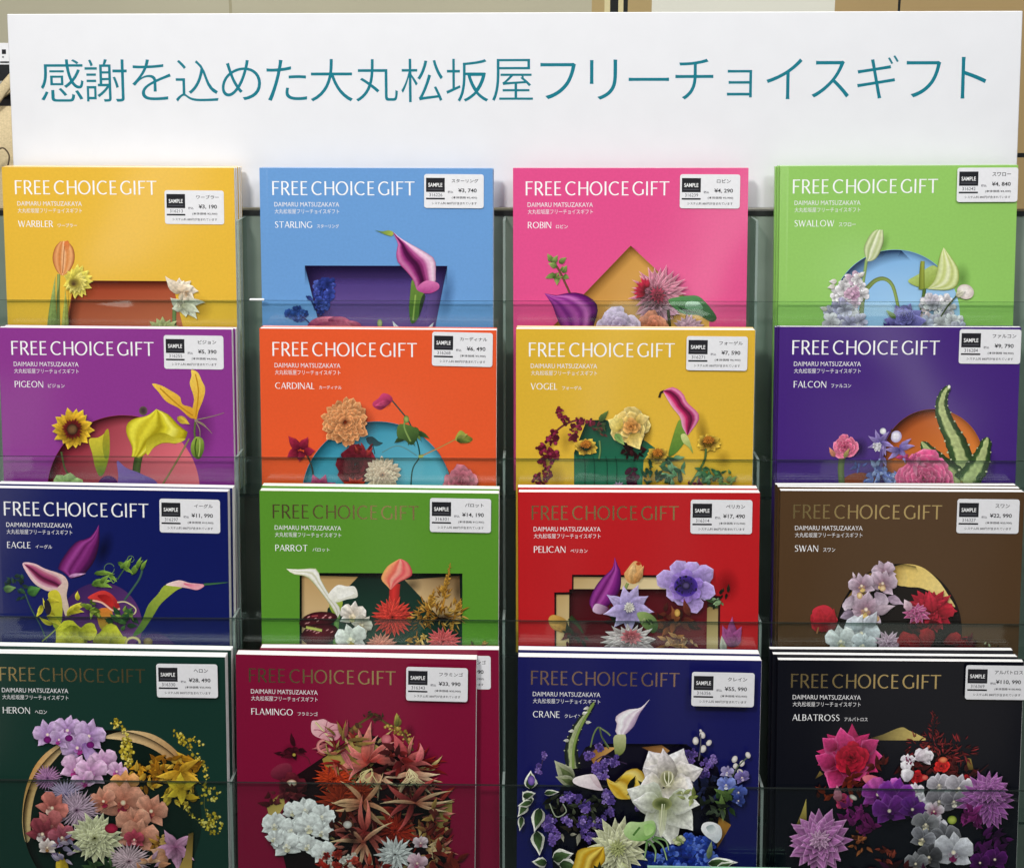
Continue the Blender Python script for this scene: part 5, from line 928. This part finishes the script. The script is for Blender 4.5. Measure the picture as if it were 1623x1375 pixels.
# ------------------------------------------------------------------ catalogues
# name: (left, top, front depth, roll, drawing-grid map), colour, sticker box on the grid, how many behind, ...
CAT = {
 'WARBLER': dict(pos=(-0.4587, 0.0006, -0.0050, 0.03), K=(-2.1034, 0.14502, -0.0045547, -9.6081, -0.00040152, 0.14554), ink='w', col='e8b93c', kana='ワーブラー', num='316213', price='3,190', base='2,900', box=(1037, 207, 1406, 423), T=0.0052,
   backs=[(0.0004, 0, 0.0052), (0.0009, -0.0004, 0.0052), (0.0012, -0.0008, 0.0052)], label='yellow catalogue lettered WARBLER with orange tulip and gerbera around a red opening'),
 'STARLING': dict(pos=(-0.2268, 0.0004, -0.0090, 0.11), K=(-6.9776, 0.14427, -0.0018399, -9.8879, -0.00020383, 0.14542), ink='w', col='6a9cd4', kana='スターリング', num='316226', price='3,740', base='3,400', box=(1080, 102, 1450, 320), T=0.004,
   backs=[(0.0006, -0.0004, 0.004)], label='sky blue catalogue lettered STARLING with a magenta calla on a violet opening'),
 'ROBIN': dict(pos=(0.0013, 0.0011, -0.0090, 0.27), K=(-8.2539, 0.14299, 0.00064989, -9.5818, 0.00018159, 0.14478), ink='w', col='e2508c', kana='ロビン', num='316239', price='4,290', base='3,900', box=(1096, 99, 1477, 319), T=0.004,
   backs=[(0.0004, -0.0006, 0.004)], label='pink catalogue lettered ROBIN with spiky pink dahlia and a yellow diamond opening'),
 'SWALLOW': dict(pos=(0.2395, 0.0038, -0.0090, 0.51), K=(-14.439, 0.14168, 0.0029614, -7.4143, 0.00077831, 0.14413), ink='w', col='94c864', kana='スワロー', num='316242', price='4,840', base='4,400', box=(1198, 57, 1580, 271), T=0.004,
   backs=[(-0.0014, -0.0003, 0.004), (-0.003, -0.001, 0.004)], label='light green catalogue lettered SWALLOW with pale tulip bud over a blue circle'),
 'PIGEON': dict(pos=(-0.4587, -0.1418, 0.0145, -0.04), K=(1.0013, 0.14419, -0.0044034, -12.264, -0.00099005, 0.14655), ink='w', col='8e3690', kana='ピジョン', num='316255', price='5,390', base='4,900', box=(1028, 127, 1410, 343), T=0.0062,
   backs=[(0.0016, -0.0006, 0.0062)], label='purple catalogue lettered PIGEON with a sunflower and yellow calla'),
 'CARDINAL': dict(pos=(-0.2224, -0.1396, 0.0205, -0.03), K=(-7.2153, 0.14207, -0.0014681, -12.379, -0.00096494, 0.14503), ink='w', col='ea5a2c', kana='カーディナル', num='316268', price='6,490', base='5,900', box=(1131, 103, 1508, 322), T=0.0085,
   backs=[(0, -0.0008, 0.006)], label='orange catalogue lettered CARDINAL with a peach dahlia and teal circle'),
 'VOGEL': dict(pos=(0.0049, -0.1385, 0.0205, 0.12), K=(-11.241, 0.1408, 0.0010086, -12.332, -0.00057418, 0.14436), ink='w', col='e0b434', kana='フォーゲル', num='316271', price='7,590', base='6,900', box=(1140, 127, 1525, 340), T=0.0085,
   backs=[(0.0006, -0.0004, 0.006)], label='mustard yellow catalogue lettered VOGEL with pink calla and trailing dark red amaranth'),
 'FALCON': dict(pos=(0.2362, -0.1349, 0.0205, 0.27), K=(-14.047, 0.1395, 0.0035405, -9.7702, -0.00020209, 0.14369), ink='w', col='43207a', kana='ファルコン', num='316284', price='9,790', base='8,900', box=(1210, 82, 1610, 295), T=0.0045,
   backs=[(-0.001, -0.0012, 0.0045), (-0.002, -0.0022, 0.0045)], label='violet catalogue lettered FALCON with striped cactus stems over an orange circle'),
 'EAGLE': dict(pos=(-0.4576, -0.2788, 0.0435, -0.34), K=(7.3482, 0.14201, -0.0036298, -14.619, -0.0021312, 0.14621), ink='w', col='06145c', kana='イーグル', num='316297', price='11,990', base='10,900', box=(1003, 165, 1392, 377), T=0.008,
   backs=[(0.002, 0.0004, 0.0078)], label='royal blue catalogue lettered EAGLE with purple anthurium and lime orchids'),
 'PARROT': dict(pos=(-0.2195, -0.2790, 0.0435, -0.10), K=(-7.5006, 0.14071, -0.0013114, -16.378, -0.0015233, 0.14549), ink='g', col='5a942c', kana='パロット', num='316301', price='14,190', base='12,900', box=(1122, 155, 1500, 366), T=0.0078,
   backs=[(0.0001, 0.0012, 0.0078)], label='leaf green catalogue lettered PARROT in foil, white callas in a gold frame'),
 'PELICAN': dict(pos=(0.0078, -0.2781, 0.0435, 0.45), K=(-13.424, 0.13944, 0.00019096, -17.226, -0.00018602, 0.1448), ink='g', col='be1a20', kana='ペリカン', num='316314', price='17,490', base='15,900', box=(1168, 163, 1557, 373), T=0.0078,
   backs=[(-0.0008, 0.001, 0.0078)], label='bright red catalogue lettered PELICAN in foil with a lilac anemone'),
 'SWAN': dict(pos=(0.2356, -0.2746, 0.0435, 0.29), K=(-15.071, 0.13814, 0.0035051, -15.408, -0.00056005, 0.14411), ink='g', col='523a22', kana='スワン', num='316327', price='22,990', base='20,900', box=(1200, 155, 1599, 367), T=0.0062,
   backs=[(-0.001, 0.0008, 0.0062), (-0.0016, 0.0008, 0.0055)], label='brown catalogue lettered SWAN in gold foil with mauve orchids on a black disc'),
 'HERON': dict(pos=(-0.4571, -0.4196, 0.0655, -0.16), K=(10.706, 0.14634, -0.0042153, -13.24, -0.0022958, 0.1531), ink='g', col='12352c', kana='ヘロン', num='316330', price='28,490', base='25,900', box=(956, 137, 1335, 338), T=0.0088,
   backs=[(0.003, 0.0018, 0.0084)], label='dark green catalogue lettered HERON in foil with a wreath of mauve and coral orchids'),
 'FLAMINGO': dict(pos=(-0.2381, -0.4188, 0.0635, -0.48), K=(-4.0634, 0.15053, -0.00048992, -13.573, -0.0032142, 0.15822), ink='g', col='800c34', kana='フラミンゴ', num='316343', price='33,990', base='30,900', box=(1018, 150, 1377, 342), T=0.0088,
   backs=[(0.0192, 0.0028, 0.008)], label='crimson catalogue lettered FLAMINGO in foil, white orchids and red lilies, slightly tilted'),
 'CRANE': dict(pos=(0.0081, -0.4168, 0.0655, -0.15), K=(-13.721, 0.14364, 0.0018307, -15.069, -0.002224, 0.15159), ink='c', col='16185a', kana='クレイン', num='316356', price='55,990', base='50,900', box=(1128, 162, 1507, 365), T=0.0086,
   backs=[(0, 0.0014, 0.0084)], label='navy blue catalogue lettered CRANE in copper foil with a large white amaryllis'),
 'ALBATROSS': dict(pos=(0.2324, -0.4167, 0.0655, 0.32), K=(-13.453, 0.14228, 0.0036506, -17.376, -0.0010423, 0.15085), ink='g', col='060814', kana='アルバトロス', num='316369', price='110,990', base='100,900', box=(1205, 138, 1594, 340), T=0.0056,
   backs=[(-0.0032, 0.0016, 0.0052), (-0.005, 0.004, 0.0052)], label='black catalogue lettered ALBATROSS in gold foil with magenta peony and purple dahlias'),
}
HEAD = [('感',-431.5,-391.8,136.8,98.1), ('謝',-390.4,-351.6,136.9,98.0), ('を',-346.8,-311.0,136.5,99.3), ('込',-306.9,-267.5,136.0,98.0), ('め',-264.4,-228.2,135.8,99.3), ('た',-223.0,-186.2,135.9,98.5), ('大',-182.8,-144.2,136.5,98.0), ('丸',-141.2,-102.9,136.3,97.8), ('松',-99.7,-61.6,136.5,97.2), ('坂',-58.6,-20.3,136.4,97.5), ('屋',-16.8,20.4,136.2,98.1), ('フ',27.2,59.5,132.6,99.7), ('リ',72.1,96.9,135.4,99.2), ('ー',107.4,143.9,119.0,116.0), ('チ',149.7,184.0,136.0,99.2), ('ョ',196.5,219.1,126.0,101.0), ('イ',232.0,264.3,136.1,99.4), ('ス',272.9,306.7,134.0,100.7), ('ギ',313.8,350.7,138.6,99.8), ('フ',357.9,388.8,133.6,100.8), ('ト',407.0,429.7,137.1,99.7)]
CATMAT = {}
def make_cover(t, T, mat):
    """wrap-round cover: front with a pressed hinge, spine, back"""
    m = MB(); h = .00022; w0, w1, H = -.105, .105, .297
    prof = [(w0, -.00016), (-.0990, -.00005), (-.0975, 0), (w1, 0), (w1, -h), (w0+h, -.00085), (w0+h, -T+h), (w1, -T+h), (w1, -T), (w0, -T)]
    n = len(prof)
    for y in (0, H): m.v += [(x, y, z) for x, z in prof]
    for i in range(n):
        j = (i+1) % n; m.f.append((i, n+i, n+j, j)[::-1]); m.mi.append(0)
    for b in (0, n):                       # thin cut edges at foot and head
        for q in ((0, 1, 5), (1, 2, 3, 4), (1, 4, 5), (0, 5, 6, 9), (9, 6, 7, 8)): m.f.append(tuple(b+k for k in (q if b else q[::-1]))); m.mi.append(0)
    return m.build('cover', mat, t)
def make_pages(t, T, splay=0.0):
    m = MB(); x0, x1 = -.1047, .1051
    n = 5
    zs = [-T+.00024+(T-.00050)*k/n for k in range(n+1)]
    # leaves are bound at the spine: the fore edge steps a little from leaf to leaf
    rnd = random.Random(int(T*1e6)+int(splay*1e6))
    for k in range(n):
        d = rnd.uniform(-.0003, .0002)
        m.box(x0, x1+d, .0004, .2966+rnd.uniform(-.00015, .0003), zs[k]+(.00002 if k else 0), zs[k+1])
    return m.build('page_block', M['pages'], t)
def make_sticker(t, d, z, cx, cy, rz=0.0):
    sx, sy = .0535, .0306
    p = []
    for qx, qy, a0 in ((1, 1, 0), (-1, 1, 90), (-1, -1, 180), (1, -1, 270)):
        for k in range(5):
            a = R(a0+22.5*k); p.append((qx*(sx/2-.0022)+.0022*math.cos(a), qy*(sy/2-.0022)+.0022*math.sin(a)))
    n = len(p); v = [(x, y, 0) for x, y in p]+[(x, y, .00012) for x, y in p]
    f = [tuple(range(n, 2*n))]+[(i, (i+1) % n, n+(i+1) % n, n+i) for i in range(n)]
    o = mesh_obj('price_sticker', v, f, M['sticker'], t)
    o.location = (cx, cy, z); o.rotation_euler = (0, 0, R(rz))
    b = TextBag(); s = .0535/93.5; X = lambda px: -sx/2+px*s; Y = lambda py: sy/2-py*s; zz = .00016
    b.rect(X(3), X(32.4), Y(6), Y(28.2), zz, 0)
    b.put('SAMPLE', X(6.6), X(28.6), Y(14), Y(20.2), zz+.00004, 1, .016)
    b.rect(X(5.5), X(29.5), Y(23.6), Y(24.5), zz+.00004, 2)
    b.put(d['num'], X(8), X(28.5), Y(30.2), Y(35.4), zz, 2, .004)
    b.rect(X(3), X(32.4), Y(37.4), Y(40), zz, 0)
    nk = len(d['kana']); wk = min(nk*7.2, 42); mid = 64 if nk > 5 else 68
    b.put(d['kana'], X(mid-wk/2), X(mid+wk/2), Y(7.4), Y(13.4), zz, 0, .012)
    pr = '¥'+d['price'].replace(',', ', '); wp = 4.15*len(pr)
    b.put(pr, X(82.5-wp), X(82.5), Y(22.3), Y(29.6), zz, 0, .02)
    b.put('税込', X(37), X(45.5), Y(26.2), Y(30), zz, 2, .02)
    b.put('(本体価格 ¥%s)' % d['base'], X(43.5), X(83), Y(34.8), Y(39.2), zz, 0, .012)
    b.put('システム料 880円が含まれています', X(12), X(82.5), Y(43.8), Y(48), zz, 0, .008)
    b.build('sticker_lettering', [M['black_ink'], M['white_ink'], M['grey_ink']], o)
    return o
def lettering(t, name, d):
    L = lambda mx: -.105+mx/1000; Yv = lambda my: .297-my/1000
    z = 3.2e-5
    ink = {'w': M['white_ink'], 'g': M['gold_foil'], 'c': M['copper_foil']}[d['ink']]
    s = Strokes(); cap = 12.6/1000
    wx = 128.6/1000/(11.0*cap)
    for ch, p in TITLE_POS: s.glyph(ch, L(11.3)+p*cap*wx, Yv(24.6), cap, z, wx)
    mesh_obj('title_lettering', s.v, s.f, ink, t)
    small = M['white_ink']
    b = TextBag()
    b.put('DAIMARU MATSUZAKAYA', L(13), L(71.6), Yv(30.9), Yv(35.0), z, 1, 0)
    b.put('大丸松坂屋フリーチョイスギフト', L(13.2), L(71.6), Yv(37.0), Yv(41.5), z, 1, 0)
    s2 = Strokes(); xe = s2.word(name, L(13.2), Yv(54.3), .0058, z, .13, .98)
    nk = len(d['kana']); kw = {4: 15, 5: 17.5, 6: 20, 3: 10.5}.get(nk, 16)
    b.put(d['kana'], xe+.0035, xe+.0035+kw/1000, Yv(50.9), Yv(54.4), z, 1, .006)
    i = len(b.v); b.v += s2.v; b.f += [tuple(i+k for k in q) for q in s2.f]; b.mi += [0]*len(s2.f)
    b.build('name_lettering', [small, M['pale_ink']], t)

def catalogue_root(u, v, w, roll, label):
    """Empty at the foot of the catalogue; u, v, w = middle of its top front edge"""
    dn = (math.sin(R(roll)), -math.cos(R(roll)))
    t = empty('catalogue', W(u+dn[0]*.297, v+dn[1]*.297, w), roll)
    tag(t, label, 'catalogue', 'catalogues standing in the rack')
    return t
ORD = ['second', 'third', 'fourth']
for idx, (name, d) in enumerate(CAT.items()):
    u, v, w, roll = d['pos']
    u += .105*math.cos(R(roll)); v += .105*math.sin(R(roll))
    mat = cover_mat(name.lower(), d['col'], 0.85 if d['ink'] == 'w' else 0.36)
    t = catalogue_root(u, v, w, roll, d['label'])
    make_cover(t, d['T'], mat); make_pages(t, d['T'])
    lettering(t, name, d)
    A = Art(d['K'], 100+idx)
    globals()['art_'+name.lower()](A)
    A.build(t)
    K = d['K']; x0, y0, x1, y1 = d['box']; gx, gy = (x0+x1)/2, (y0+y1)/2
    cx = (K[0]+K[1]*gx+K[2]*gy-105)/1000; cy = .297-(K[3]+K[4]*gx+K[5]*gy)/1000
    make_sticker(t, d, A.z+2e-5, cx, cy, {'CARDINAL': -.6, 'HERON': .5, 'SWALLOW': .3}.get(name, 0)-.3)
    dep = d['T']; colour = d['label'].split(' catalogue')[0]
    for k, (du, dv, T2) in enumerate(d['backs']):
        if name == 'FLAMINGO': lab = 'crimson catalogue pushed out to the right behind the front FLAMINGO one, sticker partly showing'
        elif len(d['backs']) == 1: lab = '%s catalogue hidden right behind the front %s one, only its edges showing' % (colour, name)
        else: lab = '%s catalogue standing %s from the front in the %s stack, only its edges showing' % (colour, ORD[k], name)
        b = catalogue_root(u+du, v+dv, w-dep-.0005, roll+(.75 if name == 'FLAMINGO' else (-.12, .15, -.1)[k]), lab)
        make_cover(b, T2, mat); make_pages(b, T2, .001*(k+1))
        if name == 'FLAMINGO': make_sticker(b, d, 2e-5, cx, cy+.0008)
        dep += T2+.0005

# ------------------------------------------------------------------ the rack of tinted acrylic
VB = -.86
rack = empty('brochure_rack', W(0, VB, 0), .24)
tag(rack, 'four tier brochure rack of green tinted clear acrylic holding every catalogue', 'display rack')
rv = lambda v: v-VB
m = MB(); m.box(-.50, .50, rv(-.86), rv(-.0448), -.0365, -.0315); m.build('back_panel', M['back'], rack)
m = MB(); m.box(-.50, .50, rv(-.0446), rv(-.0400), -.0465, -.0305); m.build('sign_rail', M['dark'], rack)
lips = [(-.1182, -.0040, -.0016), (-.2550, .0215, .0239), (-.3935, .0446, .0470), (-.5322, .0668, .0692)]
tops = [0, -.139, -.278, -.418]
prev = -.0312
for k, (lv, wb, wf) in enumerate(lips):
    m = MB(); bot = tops[k]-.301
    m.box(-.497, .497, rv(max(bot, -.84)), rv(lv), wb, wf, 0, {'u': 1, 'l': 1, 'r': 1})
    m.build('front_panel', [M['acrylic'], M['edge']], rack)
    m = MB(); m.box(-.497, .497, rv(bot), rv(bot+.0025), prev, wb-.0002, 0, {'f': 1})
    m.build('pocket_floor', [M['acrylic'], M['edge']], rack)
    for du in (-.2425, -.0030, .2225):
        m = MB(); m.box(du-.0011, du+.0011, rv(bot+.0027), rv(lv-.0004) if k else rv(-.0455), prev, wb-.0003, 0, {'f': 1, 'u': 1})
        m.build('divider', [M['acrylic'], M['edge_pale']], rack)
    prev = wf+.0002
m = MB(); m.box(-.2331, -.2199, rv(-.1182)-.0010+.0010, rv(-.1182)+.0017, -.0042, -.0012, .0005)  # added white sliver: a glint on the acrylic lip, built as a solid
c = m.build('edge_glint', plain('glint_white', (.85, .86, .86), .3), rack); 
for x in (-.5025, .4975):
    m = MB(); m.box(x, x+.005, rv(-.85), rv(-.05), -.031, .069, 0, {'f': 1, 'u': 1}); m.build('side_panel', [M['acrylic'], M['edge']], rack)
# base plinth under the pockets
m = MB(); m.box(-.5, .5, rv(-.90), rv(-.862), -.05, .09); m.build('plinth', M['dark'], rack)

# ------------------------------------------------------------------ the sign above it
sg = empty('sign', W(-.0011, -.0380, -.035), .26)
tag(sg, 'long white board with teal Japanese lettering standing on top of the rack', 'sign')
m = MB(); m.box(-.4602, .4602, 0, .1781, -.005, 0, .0006); m.build('board', M['board'], sg)
b = TextBag()
for ch, x0, x1, yt, yb in HEAD:
    b.put(ch, x0/1000, x1/1000, yt/1000, yb/1000, .00012, 0, 0.0 if ch == 'ー' else (-.0045 if ch in '感謝' else -.0085), 6)
b.build('sign_lettering', [M['teal']], sg)

# ------------------------------------------------------------------ what is behind
wl = bpy.data.objects.new('wall', None); COL.objects.link(wl); wl.location = (0, .764, 0)
tag(wl, 'beige panelled shop wall behind the sign with a white panel and dark joints', 'wall')
WM = {'beige': plain('beige_laminate', lin('bab59d', .95), .45, 3, .05), 'tan': plain('tan_laminate', lin('b39c6c', .95), .45, 3, .06),
      'lt': plain('cream_trim', lin('d4c89a'), .4), 'dk': M['dark'], 'seam': plain('beige_joint', lin('a39c80'), .5), 'wh': plain('white_panel', lin('deddd0'), .45, 3, .03), 'br': plain('brown_laminate', lin('b09668', .95), .45, 3, .06)}
def pan(x0, x1, key, z0=0.2, z1=2.6, y=0.0):
    m = MB(); m.box(x0, x1, y, .02+y, z0, z1)
    m.build('panel' if key != 'dk' else 'joint', WM[key], wl)
for x0, x1, k in ((-2.2, -.441, 'beige'), (-.441, -.4365, 'seam'), (-.4365, .104, 'beige'), (.104, .123, 'tan'), (.123, .1314, 'lt'), (.1314, .1436, 'dk'), (.1436, .1512, 'lt'), (.1512, .1578, 'dk'), (.1578, .1935, 'tan'), (.1935, .4653, 'wh'), (.4653, .5586, 'br'), (.5586, .5623, 'dk')):
    pan(x0, x1, k)
pan(.5623, 2.2, 'br', 1.126, 2.6); pan(.5623, 2.2, 'dk', 1.119, 1.126); pan(.5623, 2.2, 'br', .2, 1.119)

def sack(name, parent, x0, x1, y0, y1, th, mat, taper=0.0, seed=1):
    """soft cloth body: front and back bulge and meet in the side seams"""
    rnd = random.Random(seed); n = 14; v = []; f = []
    for s in (1, -1):
        for j in range(n+1):
            for i in range(n+1):
                a, b_ = i/n, j/n
                k = math.sin(math.pi*a)**.5*math.sin(math.pi*min(b_*.92+.08, 1))**.4 if 0 < i < n and 0 < j < n else 0
                x = x0+(x1-x0)*a; x += ((x0+x1)/2-x)*taper*b_
                v.append((x+.0015*math.sin(9*b_+i), y0+(y1-y0)*b_, s*th*k*(1+.10*math.sin(7*a+5*b_+seed)+.05*rnd.uniform(-1, 1))))
    N = (n+1)**2
    for s in (0, 1):
        for j in range(n):
            for i in range(n):
                q = (s*N+j*(n+1)+i, s*N+j*(n+1)+i+1, s*N+(j+1)*(n+1)+i+1, s*N+(j+1)*(n+1)+i); f.append(q if s == 0 else q[::-1])
    return mesh_obj(name, v, f, mat, parent, True)
def tube(name, parent, pts, r, mat, flat=1.0):
    v = []; f = []; n = 8; p = [Vector(q) for q in pts]
    for i, c in enumerate(p):
        d = (p[min(i+1, len(p)-1)]-p[max(i-1, 0)]).normalized(); sd = Vector((0, 0, 1)).cross(d).normalized(); up = d.cross(sd)
        for k in range(n):
            a = 2*math.pi*k/n; v.append(c+sd*math.cos(a)*r+up*math.sin(a)*r*flat)
    for i in range(len(p)-1):
        for k in range(n): f.append((i*n+k, i*n+(k+1) % n, (i+1)*n+(k+1) % n, (i+1)*n+k))
    f.append(tuple(range(n))[::-1]); f.append(tuple((len(p)-1)*n+k for k in range(n)))
    return mesh_obj(name, v, f, mat, parent, True)
canvas = plain('natural_canvas', lin('d2bf98', .9), .85, 500, .12, .2); blk = plain('black_cloth', (.012, .012, .014), .8, 300, .2, .2)
bag = empty('tote_bag', W(-.66, -.30, -.25)); tag(bag, 'natural canvas tote bag hanging at the left edge behind the sign', 'tote bag')
sack('body', bag, -.16, .125, 0, .345, .03, canvas, .06, 3)
for x0, zz in ((.070, .010), (.052, -.010)):
    c = [(x0, .332, zz), (x0+.016, .346, zz), (.1045, .369, zz), (.122, .384, zz), (.138, .372, zz), (.142, .345, zz)]
    tube('handle', bag, [(q[0], q[1], zz) for q in crom([(a, b_) for a, b_, _ in c], 6, False)], .006, canvas, .3)
tube('drawstring', bag, [(q[0], q[1], .0305) for q in crom([(.086, .268), (.091, .285), (.099, .297), (.107, .301), (.113, .293), (.111, .281)], 8, False)], .0009, plain('dark_cord', lin('5a4a38'), .8))
blb = empty('black_bag', W(-.66, -.30, -.30)); tag(blb, 'black cloth bag with a grey band behind the canvas tote at the left edge', 'bag')
sack('body', blb, -.17, .118, 0, .404, .02, blk, .0, 5)
m = MB(); m.box(-.16, .112, .360, .372, .0215, .0235); m.build('band', plain('grey_webbing', lin('9a9c98'), .7), blb)
tg = empty('price_card', W(-.5615, .0905, -.245)); tag(tg, 'small white card with a dark printed square hanging beside the left end of the sign', 'price card')
m = MB(); m.box(-.0058, .0080, 0, .0235, -.0008, 0, .0002); m.build('card', M['sticker'], tg)
b = TextBag(); b.rect(-.0005, .0040, .0165, .0115, .0002, 0); b.rect(-.0005, .0015, .0090, .0075, .0002, 1); b.rect(-.0028, .0075, .0035, .0018, .0002, 0); b.build('card_print', [M['black_ink'], M['grey_ink']], tg)
rb = empty('black_bag', W(.612, -.30, -.25)); tag(rb, 'black cloth bag beside the right end of the rack, behind the light green catalogue', 'bag')
sack('body', rb, -.066, .10, 0, .300, .02, blk, .30, 9)
# thin green edged card leaning low in front of the last pocket
cd = empty('card', W(.205, -.7502, .078), 0); tag(cd, 'pale green card low in front of the CRANE catalogue, only its top edge in view', 'card')
m = MB(); m.box(-.084, .040, 0, .1528, 0, .0012); m.build('sheet', plain('pale_green_card', lin('9cc8ac'), .5), cd)
